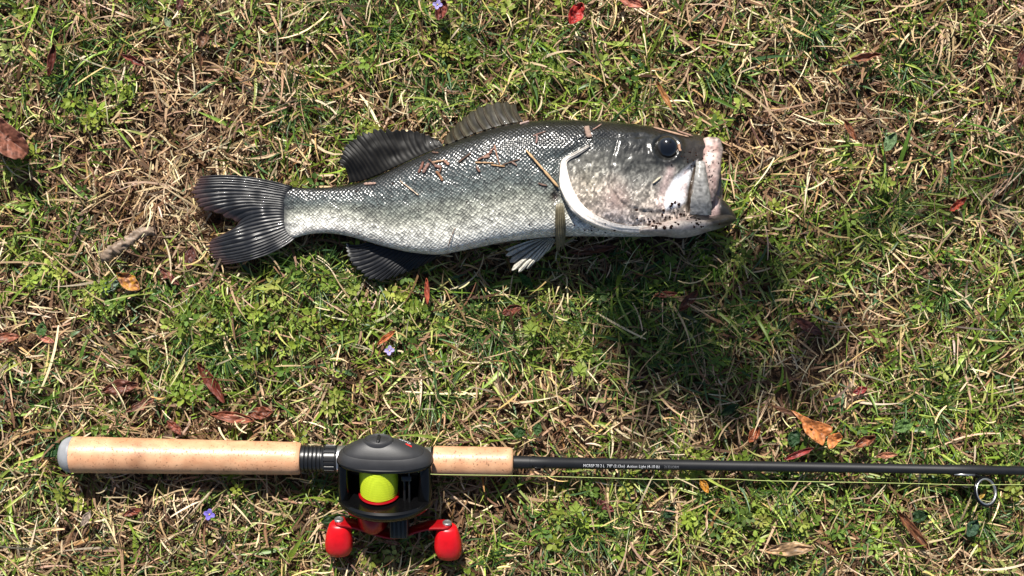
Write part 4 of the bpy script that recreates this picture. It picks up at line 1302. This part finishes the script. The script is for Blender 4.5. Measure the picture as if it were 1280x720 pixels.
# ------------------------------------------------------------------ fallen leaves, one object each
def fallen_leaf(px, py, length, width, angle, col, label, group=None, z=.02, cup=.25, curl=.3, lobes=0, tilt=(0, 0), col2=None, torn=0.0, name='fallen_leaf', cat='leaf', tipw=.5):
    width = width * .85
    nu, nv = 40, 17
    t = np.linspace(0, 1, nu)[:, None]; v = np.linspace(-1, 1, nv)[None]
    prof = np.sin(np.pi * np.clip(t, 0, 1) ** (.5 / tipw * .7 + .3)) ** .75
    if lobes:
        prof = prof * (.72 + .28 * np.cos(t * lobes * 2 * np.pi))
    prof = prof * (1 - (torn + .22) * vnoise(t * 9 + px * .37, np.sign(v) * 1.6 + py * .37 + 0 * t, 1)) + .012
    L = length * S; W = width * S / 2
    x = (t - .5) * L + 0 * v; y = v * W * prof
    zz = cup * W * v ** 2 * 1.0 + curl * L * .25 * (t - .5) ** 2 * 2 + W * .9 * (fbm(t * 5 + px, v * 2 + py, 1) - .5) - .04 * W * np.exp(-(v / .08) ** 2)
    veins = .03 * W * np.abs(np.sin((t * 9 - np.abs(v) * 1.2) * np.pi))
    zz = zz + veins
    col = tuple(.82 * c_ + .18 * sum(col) / 3 for c_ in col)
    c1 = lin(*col); c2_ = lin(*(col2 or tuple(int(q * .7) for q in col)))
    nz = fbm(t * 6 + px * .1, v * 2.5 + py * .1, 2)[..., None]
    cc = c1 * (1 - sst(.35, .7, nz)) + c2_ * sst(.35, .7, nz)
    cc = cc * (1 - .3 * np.exp(-(v / .09) ** 2)[..., None])
    cc = cc * (1 - .5 * sst(.62, .74, vnoise(t * 16 + py, v * 5 + px, 3))[..., None])
    a = math.radians(angle)
    R = np.array(Matrix.Rotation(a, 3, 'Z') @ Matrix.Rotation(math.radians(tilt[0]), 3, 'X') @ Matrix.Rotation(math.radians(tilt[1]), 3, 'Y'))
    V = np.stack([x, y, zz], -1).reshape(-1, 3) @ R.T
    loc = P(px, py, z - (.003 if name == 'fallen_leaf' else .003))
    o = mesh_np(name, V, grid_faces(nu, nv), M_DEAD, None, cc.reshape(-1, 3))
    o.location = loc
    solid(o, .0003)
    tag(o, label, cat, group)
    return o


def poly_leaf(outline, ctr_, col, z, label, vein=None, hole=None, fold=.004):
    """a leaf with its own outline: rings from a centre to the margin, folded along the vein"""
    ol = np.array(outline + outline[:1], float)
    seg = np.linspace(0, len(outline), 90, endpoint=False); i_ = seg.astype(int); f_ = (seg - i_)[:, None]
    rim = ol[i_] * (1 - f_) + ol[i_ + 1] * f_
    rim += (vnoise(seg * 2.3, seg * 0 + z * 999, 1) - .5)[:, None] * 1.6
    c0_ = np.array(hole if hole else ctr_, float)
    r = np.linspace(.10 if hole else .01, 1, 16)[:, None]
    px = c0_[0] + (rim[:, 0] - c0_[0])[None] * r; py = c0_[1] + (rim[:, 1] - c0_[1])[None] * r
    zz = z + (fbm(px / 9, py / 9, 2) - .5) * .006
    cc = lin(*col) * (.6 + .75 * fbm(px / 6, py / 6, 1))[..., None]
    cc = cc * (1 - .45 * sst(.6, .75, vnoise(px / 2.6, py / 2.6, 3)))[..., None]
    if vein:
        (ax_, ay_), (bx2, by2) = vein
        L_ = math.hypot(bx2 - ax_, by2 - ay_); d_ = ((px - ax_) * (by2 - ay_) - (py - ay_) * (bx2 - ax_)) / L_
        al = ((px - ax_) * (bx2 - ax_) + (py - ay_) * (by2 - ay_)) / L_
        zz = zz + fold * np.abs(d_) / 15 + .00012 * np.sin((al - np.abs(d_) * .8) * 1.1)
        cc = cc * (1 - .45 * np.exp(-(d_ / .9) ** 2))[..., None]
    V = Pa(px, py, zz); loc = P(ctr_[0], ctr_[1], z)
    o = mesh_np('fallen_leaf', V.reshape(-1, 3) - loc, grid_faces(16, 90, True), M_DEAD, None, cc.reshape(-1, 3))
    o.location = loc; solid(o, .0003); tag(o, label, 'leaf')
    return o


fallen_leaf(720, 18, 30, 24, 60, (196, 52, 44), 'bright red leaf scrap above the back of the fish', z=.024, cup=.6, col2=(150, 34, 30))
fallen_leaf(788, 3, 34, 16, 160, (196, 110, 84), 'pale orange leaf piece beside the bright red leaf scrap', z=.022, cup=.5)
poly_leaf([(-14, 142), (2, 148), (14, 157), (26, 167), (35, 180), (36, 192), (30, 198), (18, 199), (6, 195), (-6, 186), (-16, 176), (-22, 160)], (6, 174), (128, 82, 66), .020,
          'large reddish brown curled leaf on the lawn left of the tail', vein=((-16, 150), (34, 192)), fold=.010)
fallen_leaf(66, 76, 40, 12, 80, (112, 48, 36), 'narrow dark red dry leaf standing among green blades', z=.022, cup=.9)
fallen_leaf(168, 76, 34, 14, -25, (150, 74, 58), 'reddish crumpled leaf scrap in the dry grass above the tail', z=.018, cup=.8, torn=.5)
fallen_leaf(255, 48, 26, 18, 70, (126, 84, 56), 'small brown leaf in the straw above the tail fin', z=.018, cup=.6)
fallen_leaf(226, 2, 24, 12, 80, (110, 60, 52), 'dark maroon leaf tip beside the small brown leaf', z=.02, cup=.6)
fallen_leaf(162, 352, 34, 24, -35, (206, 140, 30), 'yellow orange leaf with a brown edge near the bark twig', z=.021, cup=.5, col2=(150, 100, 70))
fallen_leaf(238, 322, 30, 18, 80, (112, 62, 50), 'dull maroon leaf under the lower lobe of the tail fin', z=.016)
fallen_leaf(212, 345, 34, 18, -40, (150, 84, 66), 'torn pinkish brown leaf between yellow leaf and tail fin', z=.016, torn=.5)
fallen_leaf(534, 364, 32, 8, 92, (196, 84, 56), 'slim orange red leaf below the anal fin', z=.022, cup=.7)
fallen_leaf(483, 422, 28, 9, 38, (204, 104, 48), 'small orange leaf beside the pale violet flower', z=.023, cup=.6)
fallen_leaf(152, 484, 46, 28, 10, (120, 66, 48), 'broad brown leaf half buried in straw above the rear grip', z=.014, torn=.4, col2=(96, 52, 40))
fallen_leaf(176, 506, 40, 18, 25, (142, 84, 62), 'torn brown leaf lying against the broad brown leaf', z=.014, torn=.5)
fallen_leaf(265, 478, 60, 18, -56, (126, 54, 34), 'long dark rust leaf pointing down at the rear grip', z=.017, cup=.6, col2=(96, 40, 28))
fallen_leaf(292, 521, 54, 18, -8, (176, 92, 62), 'rust orange leaf crossing the tip of the long dark leaf', z=.018, cup=.6)
fallen_leaf(326, 516, 30, 20, 5, (150, 76, 48), 'brown leaf end tucked beside the rust orange leaf', z=.015)
fallen_leaf(218, 534, 24, 14, -45, (150, 72, 50), 'small rust leaf touching the rear cork grip', z=.017)
fallen_leaf(58, 424, 22, 10, -20, (206, 120, 92), 'tiny peach leaf scrap in the grass left of the brown leaf', z=.02)
fallen_leaf(6, 422, 40, 16, 5, (158, 84, 56), 'orange brown leaf tip at the left of the lawn', z=.016)
big = poly_leaf([(988, 512), (1003, 519), (1018, 526), (1034, 530), (1041, 534), (1040, 540), (1033, 546), (1028, 557), (1021, 553), (1016, 549), (1008, 543), (1004, 536), (1002, 528)], (1018, 536), (188, 118, 66), .021,
          'large orange brown leaf with a hole above the rod blank', vein=((988, 512), (1034, 547)), hole=(1013.5, 537))
poly_leaf([(1035, 544), (1043, 542), (1050, 541), (1053.5, 547), (1048, 554), (1041, 561), (1036, 561), (1034, 553)], (1042, 550), (200, 126, 70), .0225,
          'broken lobe of orange leaf at the end of the large leaf', vein=((1034, 548), (1049, 554)))
fallen_leaf(982, 514, 40, 8, -22, (126, 78, 50), 'thin brown leaf stalk leading to the large orange leaf', z=.022)
fallen_leaf(1080, 551, 28, 16, 25, (168, 92, 54), 'folded brown leaf right of the broken orange lobe', z=.021, cup=.9)
fallen_leaf(1108, 569, 26, 10, 5, (182, 110, 74), 'tan leaf scrap just above the rod beside folded brown leaf', z=.02)
fallen_leaf(998, 567, 40, 10, 22, (160, 44, 40), 'narrow dark red leaf just above the rod blank', z=.021, cup=.7)
fallen_leaf(942, 543, 22, 16, 55, (190, 96, 50), 'small orange leaf above the black rod blank', z=.019, cup=.6)
fallen_leaf(880, 607, 20, 12, -60, (208, 136, 26), 'golden yellow leaf just below the fishing line', z=.02, cup=.5)
fallen_leaf(1228, 618, 20, 7, 55, (206, 160, 44), 'yellow leaf sliver inside the ring guide of the rod', z=.016)
fallen_leaf(1140, 662, 64, 14, -50, (140, 84, 52), 'long narrow brown leaf below the rod near the ring guide', z=.018, cup=.8)
fallen_leaf(986, 686, 60, 22, 4, (196, 152, 104), 'pale tan leaf lying flat below the rod', z=.022, cup=.3)
fallen_leaf(860, 376, 34, 16, 48, (140, 74, 48), 'brown leaf in the shade under the fish jaw', z=.018, cup=.6)
fallen_leaf(832, 368, 30, 10, 5, (140, 62, 40), 'rust leaf strip beside the shaded brown leaf', z=.016)
fallen_leaf(742, 312, 60, 14, 8, (128, 74, 48), 'brown leaf lying in the shadow along the belly', z=.012)
fallen_leaf(640, 388, 26, 18, 20, (130, 60, 40), 'dark rust leaf below the white pelvic fin', z=.014)
fallen_leaf(1196, 256, 26, 14, 40, (190, 70, 44), 'orange red leaf in straw right of the fish head', z=.02, cup=.6, torn=.3)
fallen_leaf(1080, 72, 40, 14, 10, (160, 96, 66), 'light brown curled leaf in straw above the fish head', z=.02, cup=.9, torn=.4)
fallen_leaf(1062, 163, 30, 10, -60, (160, 92, 56), 'brown slip of leaf right of the open mouth', z=.02, cup=.7)
fallen_leaf(1277, 72, 30, 16, 80, (110, 52, 44), 'dark red leaf edge at the right border of the lawn', z=.02)
fallen_leaf(1010, 408, 40, 18, -30, (108, 54, 42), 'maroon leaf half hidden under straw below the fish mouth', z=.012)
fallen_leaf(1075, 488, 18, 12, 20, (150, 42, 38), 'little crimson leaf above the folded brown leaf', z=.016)
fallen_leaf(1165, 340, 46, 26, 20, (120, 82, 58), 'dull brown leaf deep in the straw right of the fish', z=.010, torn=.3)
fallen_leaf(830, 120, 40, 9, -62, (190, 124, 64), 'orange brown dry stem leaf above the fish head', z=.026, cup=.7)
fallen_leaf(756, 632, 26, 14, -30, (120, 50, 46), 'small maroon leaf below the fishing line', z=.014)
fallen_leaf(552, 14, 26, 20, 70, (140, 66, 54), 'russet leaf next to the violet bloom above the fish', z=.02, cup=.6)
fallen_leaf(166, 640, 26, 12, 20, (150, 72, 48), 'rust leaf below the rear grip beside violet blue flower', z=.016)
fallen_leaf(108, 648, 22, 12, 60, (176, 152, 132), 'pale papery leaf bit below the butt cap', z=.022)
fallen_leaf(490, 678, 20, 9, -10, (190, 130, 90), 'tan leaf chip between the red reel knobs', z=.012)

# ------------------------------------------------------------------ flowers
M_PETAL = leafy('petal', .5, .25, .2)


def flower(px, py, r, col, label, z=.03):
    root = empty('violet_flower', P(px, py, z))
    tag(root, label, 'flower', None)
    nu, nv = 10, 7
    t = np.linspace(0, 1, nu)[:, None]; v = np.linspace(-1, 1, nv)[None]
    pr = np.sin(np.pi * (t * .86 + .06)) ** .7
    base_rot = U_(0, 90)
    for q in range(4):
        a = math.radians(base_rot + 90 * q + rng.normal(0, 6))
        x = t * r * S + 0 * v; y = v * pr * r * S * .42; zz = .25 * r * S * t + .15 * r * S * v ** 2 * pr
        R = np.array(Matrix.Rotation(a, 3, 'Z'))
        cc = lin(*col) * (1.1 - .35 * (1 - t))[..., None] + 0 * v[..., None]
        o = mesh_np('petal', np.stack([x, y, zz], -1).reshape(-1, 3) @ R.T, grid_faces(nu, nv), M_PETAL, root, cc.reshape(-1, 3))
        solid(o, .0002)
    th, ph = np.meshgrid(np.linspace(0, np.pi, 9), np.linspace(0, 2 * np.pi, 12, endpoint=False), indexing='ij')
    b_ = np.stack([np.sin(th) * np.cos(ph), np.sin(th) * np.sin(ph), np.cos(th)], -1).reshape(-1, 3) * r * S * .17 + [0, 0, r * S * .1]
    mesh_np('flower_centre', b_, grid_faces(9, 12, True)[:, ::-1], M_PETAL, root, np.tile(lin(214, 196, 90), (len(b_), 1)))
    tubepts('stem', [(0, 0, 0), (.001, .001, -.012), (.002, .003, -z + .0)], .0004, simple('stem_green', tuple(lin(90, 120, 50)), .5), root, 6)


flower(487, 438, 6, (176, 164, 214), 'pale violet four petal flower beside the small orange leaf')
flower(262, 643, 7, (130, 116, 206), 'violet blue flower below the rear cork grip')
flower(547, 6, 6, (160, 150, 206), 'violet bloom next to the russet leaf above the fish', z=.034)

# ------------------------------------------------------------------ bark twig
def twig():
    pts = Pa(np.array([128, 140, 152, 165, 178, 192]), np.array([322, 314, 306, 298, 291, 288.]), np.array([.014, .017, .019, .019, .018, .015]))
    p = smoothlist(pts, 50); a = np.linspace(0, 2 * np.pi, 22, endpoint=False)
    tan = np.gradient(p, axis=0); tan /= np.linalg.norm(tan, axis=1, keepdims=True)
    e1 = np.cross(tan, [0, 0, 1]); e1 /= np.linalg.norm(e1, axis=1, keepdims=True); e2 = np.cross(tan, e1)
    s = np.linspace(0, 1, 50)[:, None]
    rr = .0050 * (.9 - .25 * s) * (1 + 1.3 * (fbm(s * 9, a[None] * 1.3, 1) - .5) + .5 * (vnoise(s * 40, a[None] * 2.2, 2) - .5))
    V = p[:, None] + rr[..., None] * (np.cos(a)[None, :, None] * e1[:, None] + np.sin(a)[None, :, None] * e2[:, None])
    V = np.concatenate([p[:1, None] + 0 * V[:1], V, p[-1:, None] + 0 * V[:1]], 0)
    cc = lin(150, 130, 112) * (.25 + 1.2 * fbm(s * 22, a[None] * 2.5, 2))[..., None]
    cc = np.concatenate([cc[:1], cc, cc[-1:]], 0)
    loc = P(160, 302, .01)
    o = mesh_np('bark_twig', V.reshape(-1, 3) - loc, grid_faces(52, 22, True), M_DEAD, None, cc.reshape(-1, 3))
    o.location = loc
    tag(o, 'short grey brown bark covered twig in dry grass left of the tail', 'twig')


twig()


# ------------------------------------------------------------------ broad green leaves one can pick out
def weed_leaf(px, py, length, width, angle, col, label, z=.022, cup=.3, tilt=(0, 0), group=None, lobes=0):
    o = fallen_leaf(px, py, length, width, angle, col, label, group, z=z, cup=cup, curl=.35, tilt=tilt, col2=tuple(int(c * .85) for c in col), name='weed_leaf', cat='green leaf', lobes=lobes, tipw=.5)
    o.data.materials.clear(); o.data.materials.append(M_WEED)
    return o


weed_leaf(1128, 532, 26, 22, 20, (104, 140, 72), 'pale green rounded leaf above the rod right of the orange leaf')
weed_leaf(992, 548, 22, 20, 70, (52, 84, 48), 'dark green round leaf touching the narrow dark red leaf')
weed_leaf(1112, 178, 26, 18, 60, (120, 150, 100), 'light green oval leaf in the straw right of the fish mouth')
weed_leaf(912, 512, 26, 14, 30, (50, 80, 42), 'dark oval leaf in the shade above the rod blank', z=.018)
weed_leaf(648, 540, 18, 18, 10, (56, 90, 42), 'dark round leaf beside the front end of the fore grip', z=.018)
weed_leaf(672, 536, 16, 14, 80, (70, 104, 54), 'small green round leaf above the rod near the fore grip', z=.02)
weed_leaf(1148, 645, 24, 20, 15, (52, 80, 46), 'dark round leaf under the long narrow brown leaf', z=.016)
weed_leaf(1215, 660, 24, 20, 60, (60, 92, 66), 'bluish round leaf below the ring guide', z=.018)
weed_leaf(836, 640, 18, 16, 40, (48, 80, 46), 'dark rounded leaf in shade below the fishing line', z=.016)
weed_leaf(658, 352, 26, 14, -50, (70, 116, 44), 'bright green leaf peeking out under the pelvic fin', z=.012)
weed_leaf(53, 412, 20, 16, 80, (84, 120, 60), 'round green leaf beside the tiny peach leaf scrap', z=.02)
weed_leaf(66, 562, 24, 22, 40, (46, 82, 40), 'deep green leaf beside the grey butt cap', z=.016)
weed_leaf(420, 648, 36, 26, 10, (44, 70, 32), 'broad dark leaf in the shadow by the left red knob', z=.010)
weed_leaf(210, 28, 14, 10, -60, (140, 160, 120), 'small pale green oval leaf in the top left turf', z=.024)
weed_leaf(138, 358, 26, 16, 30, (140, 164, 140), 'silvery green leaf touching the yellow orange leaf', z=.017)
# a lobed leaf in the sun below the belly
for q, (dx, dy, an) in enumerate([(0, -7, 90), (-7, 2, 200), (7, 2, -20), (-4, -5, 135), (5, -5, 45)]):
    pass


def lobed(px, py, label):
    root = empty('lobed_weed', P(px, py, .03)); tag(root, label, 'weed')
    for an, l_ in ((90, 13), (138, 11), (38, 11.5), (200, 8), (-24, 7.5)):
        nu, nv = 14, 9
        t = np.linspace(0, 1, nu)[:, None]; v = np.linspace(-1, 1, nv)[None]
        pr = np.sin(np.pi * np.clip(t ** 1.3 * .94 + .03, 0, 1)) ** .7 * (.8 + .2 * np.cos(t * 12))
        L = l_ * S
        Vv = np.stack([t * L + 0 * v, v * pr * L * .36, .12 * L * v ** 2 - .15 * L * t ** 2], -1).reshape(-1, 3) @ np.array(Matrix.Rotation(math.radians(an), 3, 'Z')).T
        cc = np.tile(lin(128, 146, 60), (nu * nv, 1)) * (.85 + .3 * rng.random((nu * nv, 1)))
        solid(mesh_np('leaflet', Vv, grid_faces(nu, nv), M_WEED, root, cc), .0002)
    tubepts('stem', [(0, 0, 0), (.001, -.004, -.01), (.002, -.006, -.03)], .0006, simple('weed_stem', tuple(lin(110, 130, 60)), .5), root, 6)


lobed(663, 414, 'yellow green lobed weed leaf below the white pelvic fin')
lobed(724, 466, 'lobed green weed leaf in sun between fish and rod')
lobed(720, 640, 'lobed green weed leaf below the fishing line near the fore grip')

# ------------------------------------------------------------------ debris lying on the fish
M_CHIP = leafy('plant_debris', .8, .05, .15, 1500)


def chip(x0, y0, x1, y1, w, col, label, group=None, lift=.0008, name='straw_piece', cat='straw', k=5):
    n = 14
    f = np.linspace(0, 1, n)
    px = x0 + (x1 - x0) * f + rng.normal(0, .3) * np.sin(f * np.pi) * 2; py = y0 + (y1 - y0) * f
    z = surf(px, py); z = np.polyval(np.polyfit(f, z, 2), f)
    z = z + max(0, float((surf(px, py) - z).max())) + lift
    wd = w * .8 * S / 2 * (1 - .3 * np.abs(2 * f - 1) ** 6) * (1 + .2 * rng.standard_normal(n)).clip(.6, 1.4)
    col = tuple(.72 * c_ + .28 * (sum(col) / 3) for c_ in col)
    W = Pa(px, py, z)
    tan = W[-1] - W[0]; tan /= np.linalg.norm(tan)
    e1 = np.cross(tan, [0, 0, 1.]); e1 /= np.linalg.norm(e1); e2 = np.cross(e1, tan)
    a = np.linspace(0, 2 * np.pi, k, endpoint=False)
    V = W[:, None] + wd[:, None, None] * (np.cos(a)[None, :, None] * e1 + .35 * np.sin(a)[None, :, None] * e2)
    V = np.concatenate([W[:1, None] + 0 * V[:1], V, W[-1:, None] + 0 * V[:1]], 0)
    cc = np.tile(lin(*col), (len(V) * k, 1)) * (1 + .15 * rng.standard_normal((len(V) * k, 1))).clip(.5, 1.5)
    loc = W[n // 2]
    o = mesh_np(name, V.reshape(-1, 3) - loc, grid_faces(n + 2, k, True), M_CHIP, None, cc)
    o.location = loc
    tag(o, label, cat, group)
    return o


chip(657, 187, 698, 234, 4.2, (190, 148, 98), 'long tan straw lying slantwise on the flank touching the gill cover', lift=.0015)
chip(817, 159, 861, 171, 3.2, (176, 134, 104), 'tan straw lying along the top of the head above the eye', lift=.0012)
chip(500, 226, 523, 244, 2.2, (196, 168, 140), 'thin pale straw on the rear flank below the soft dorsal fin')
chip(594, 203, 617, 203.5, 3, (176, 134, 92), 'tan straw lying level in the middle debris on the back')
chip(614, 206, 631, 208, 3, (168, 124, 80), 'short tan straw crossing the end of the level straw')
chip(618, 181, 625, 206, 2.2, (160, 110, 84), 'upright thin straw in the middle debris on the back')
chip(628, 206, 650, 199, 2.4, (104, 76, 60), 'thin dark twig right of the middle debris on the back')
chip(573, 203, 589, 191, 3, (96, 70, 56), 'single dark twig between the two heaps of debris on the back')
chip(816, 229, 826, 221, 3.2, (196, 180, 150), 'pale straw piece stuck on the cheek below the eye')
chip(569, 285, 560, 309, 1.6, (120, 90, 74), 'hair thin brown stem on the pale belly')
g_ = 'debris chips on the back of the fish'
for q, lb in [((523, 216, 529, 202, 4.5, (120, 74, 60)), 'reddish chip standing at the tail end of the rear debris heap'),
              ((529, 216, 536, 204, 6, (134, 96, 84)), 'wide pinkish brown chip in the rear debris heap'),
              ((540, 203, 556, 200, 3.4, (170, 130, 96)), 'level tan chip across the top of the rear debris heap'),
              ((545, 214, 553, 226, 5, (140, 92, 60)), 'orange brown wedge chip hanging below the rear debris heap'),
              ((536, 199, 546, 209, 3, (96, 66, 54)), 'dark slanting chip in the rear debris heap beside wide pinkish chip'),
              ((556, 201, 561, 206, 6, (160, 112, 90)), 'rounded light brown chip at the head end of the rear heap'),
              ((543, 207, 552, 209, 5, (130, 92, 80)), 'short level brown chip under the tan chip of the rear heap'),
              ((597, 200, 615, 190, 3.6, (132, 88, 72)), 'long brown chip slanting over the level straw of the middle heap'),
              ((604, 197, 612, 195, 5, (150, 110, 92)), 'broad light chip beside the upright straw of the middle heap'),
              ((609, 193, 619, 184, 2.6, (140, 96, 80)), 'thin brown chip along the upright straw of the middle heap'),
              ((596, 207, 600, 215, 4, (120, 84, 70)), 'dark chip hanging below the level straw of the middle heap'),
              ((640, 203, 646, 207, 3.4, (140, 110, 96)), 'pale crumb under the thin dark twig of the middle heap'),
              ((540, 190, 548, 191, 3, (110, 80, 66)), 'lone dark chip above the rear debris heap near the soft fin'),
              ((549, 216, 551, 207, 3, (110, 76, 60)), 'small dark upright chip between tan chip and orange wedge chip')]:
    chip(*q, lb, g_, name='debris_chip', cat='plant chip')
chip(673, 229, 684, 232, 3, (110, 82, 70), 'dark chip on the flank below the long slanting straw', name='debris_chip', cat='plant chip')
chip(733, 158, 737, 172, 9, (150, 120, 104), 'pinkish leaf chip on the nape behind the head', name='debris_chip', cat='plant chip')
chip(741, 162, 752, 155, 2.4, (150, 112, 96), 'thin chip beside the pinkish leaf chip on the nape', name='debris_chip', cat='plant chip')
chip(666, 170, 682, 164, 2.2, (130, 92, 80), 'thin brown stem on the shiny back ahead of the spiny fin', name='debris_chip', cat='plant chip')
chip(670, 179, 671, 168, 3.4, (140, 104, 96), 'brown flake hanging from the thin stem on the shiny back', name='debris_chip', cat='plant chip')
chip(650, 155, 661, 151.5, 4, (170, 140, 130), 'pale flake at the front foot of the spiny dorsal fin', name='debris_chip', cat='plant chip')
chip(846, 163, 866, 170, 3, (150, 110, 90), 'brown flake beside the straw on top of the head', name='debris_chip', cat='plant chip', lift=.0022)
chip(849, 180, 850.5, 189, 4.5, (170, 124, 96), 'orange brown flake in front of the eye', name='debris_chip', cat='plant chip')
chip(455, 230, 470, 229, 4.5, (160, 124, 108), 'pinkish chip on the back beside the tail end of the soft fin', name='debris_chip', cat='plant chip')

# flecks of mud on the throat and jaw
Vs, Fs, Cs, off = [], [], [], 0
spec = []
for _ in range(26): spec.append((rng.normal(814, 16), rng.normal(277, 6.5), U_(.8, 2.9)))
for _ in range(26): spec.append((rng.normal(862, 18), rng.normal(278, 6), U_(.7, 2.4)))
for _ in range(14): spec.append((rng.normal(845, 8), rng.normal(262, 5), U_(.8, 2.6)))
for _ in range(18): spec.append((U_(710, 800), rng.normal(282, 6), U_(.7, 2)))
for _ in range(14): spec.append((rng.normal(858, 10), rng.normal(196, 6), U_(.6, 1.2)))
for _ in range(30): spec.append((U_(440, 690), U_(225, 300), U_(.5, 1.2)))
for _ in range(30): spec.append((rng.normal(888, 6), U_(180, 245), U_(.5, 1.1)))
dg_ = bpy.context.evaluated_depsgraph_get()
import mathutils.bvhtree as bvt
trees = []
for ob in [c for c in fish.children if c.name.split('.')[0] in ('body', 'lower_jaw', 'gill_cover_membrane', 'jaw_plate', 'upper_lip')]:
    vs = [v.co + Vector(FISHLOC) for v in ob.data.vertices]
    trees.append(bvt.BVHTree.FromPolygons(vs, [tuple(p.vertices) for p in ob.data.polygons]))
camv = Vector((0, 0, H))
for sx_, sy_, sr in spec:
    d_ = (Vector(P(sx_, sy_, 0)) - camv).normalized()
    hit = None
    for tr_ in trees:
        h_ = tr_.ray_cast(camv, d_)
        if h_[0] is not None and (hit is None or h_[3] < hit[3]): hit = h_
    if hit is None or hit[0].z < .02: continue
    nn_ = hit[1] if hit[1].z > 0 else -hit[1]
    q = nn_.to_track_quat('Z', 'Y').to_matrix()
    m_ = 7
    a = np.linspace(0, 6.283, m_, endpoint=False) ; rr_ = sr * S * (.6 + .6 * rng.random(m_)); el = U_(.45, 1); ro = U_(0, 3.14)
    ring = np.stack([rr_ * np.cos(a), rr_ * np.sin(a) * el, 0 * a], -1) @ np.array(Matrix.Rotation(ro, 3, 'Z')).T
    pts = np.vstack([ring + [0, 0, .0001], ring * .6 + [0, 0, .0007], [[0, 0, .0008]]]) @ np.array(q).T + np.array(hit[0])
    F = []
    for i in range(m_):
        j = (i + 1) % m_
        F += [(i, j, m_ + j), (i, m_ + j, m_ + i), (m_ + i, m_ + j, 2 * m_)]
    Vs.append(pts); Fs.append(np.array(F) + off); off += len(pts)
    Cs.append(np.tile(lin(44, 26, 20) * U_(.5, 1.5), (len(pts), 1)))
mud = mesh_np('mud_flecks', np.vstack(Vs), np.vstack(Fs), M_CHIP, None, np.vstack(Cs))
tag(mud, 'dark mud flecks stuck to the jaw and throat of the fish', 'mud', kind='stuff')

# ------------------------------------------------------------------ a young tree just outside the picture: its bough shades part of the lawn
tree = empty('young_tree', (1.55, 2.55, 0))
TL = np.array([1.55, 2.55, 0])
tag(tree, 'young broadleaf tree standing beyond the fish, one bough reaching over the lawn', 'tree')
M_BARK = simple('bark', tuple(lin(92, 78, 64)), .9, bump=.8, bscale=90, var=.3, vscale=30)
shade_c = np.array(P(845, 425, 0))
dS = np.array(SUN)
tgt = shade_c + dS * (2.35 / dS[2])
trunk = [TL + [0, 0, -.05], TL + [.03, .02, .8], TL + [-.02, .03, 1.7], TL + [.03, 0, 2.6], TL + [0, .05, 3.4]]
tubepts('trunk', smoothlist(trunk, 30) - TL, np.linspace(.075, .02, 30), M_BARK, tree, 14)
b0 = TL + [-.02, .03, 1.75]
bough = [b0, b0 * .6 + tgt * .4 + [0, .05, .12], b0 * .25 + tgt * .75 + [0, .03, .08], tgt + [-.04, 0, .0]]
bp_ = smoothlist(bough, 24)
tubepts('bough', bp_ - TL, np.linspace(.022, .004, 24), M_BARK, tree, 8)


def leaf_cloud(c, sx, sy, sz, n, size):
    p = rng.normal(0, 1, (n, 3)); p /= np.maximum(1, np.linalg.norm(p, axis=1, keepdims=True) / 1.4)
    return c + p * [sx, sy, sz]


cl = [leaf_cloud(tgt + [.0, 0, 0], .064, .024, .015, 19, 0), leaf_cloud(tgt + [-.06, .02, 0], .03, .015, .012, 7, 0), leaf_cloud(tgt + [.04, -.035, 0], .04, .015, .012, 12, 0)]
for q in range(40):
    th_ = U_(0, 6.28); r_ = U_(.1, .55); c = TL + [r_ * math.cos(th_), r_ * math.sin(th_), U_(2.2, 3.6)]
    cl.append(leaf_cloud(c, .12, .12, .1, 45, 0))
pts = np.vstack(cl)
n = len(pts)
Vc, Cc = ribbons(pts, U_(0, 6.28, n), U_(.05, .075, n), U_(.026, .036, n), np.radians(rng.normal(-5, 25, n)), np.radians(U_(0, 50, n)), rng.normal(0, .2, n), rng.normal(0, .5, n),
                 pick([(70, 100, 44), (86, 116, 50), (60, 88, 40)], n, .15), K=6, prof=lambda t: np.sin(np.pi * np.clip(t * .95 + .03, 0, 1)) ** .8 + .02, floor=False)
f = grid_faces(6, 2)
mesh_np('crown', Vc.reshape(-1, 3) - TL, (f[None] + (np.arange(n) * 12)[:, None, None]).reshape(-1, 4), M_GRASS, tree, Cc.reshape(-1, 3))
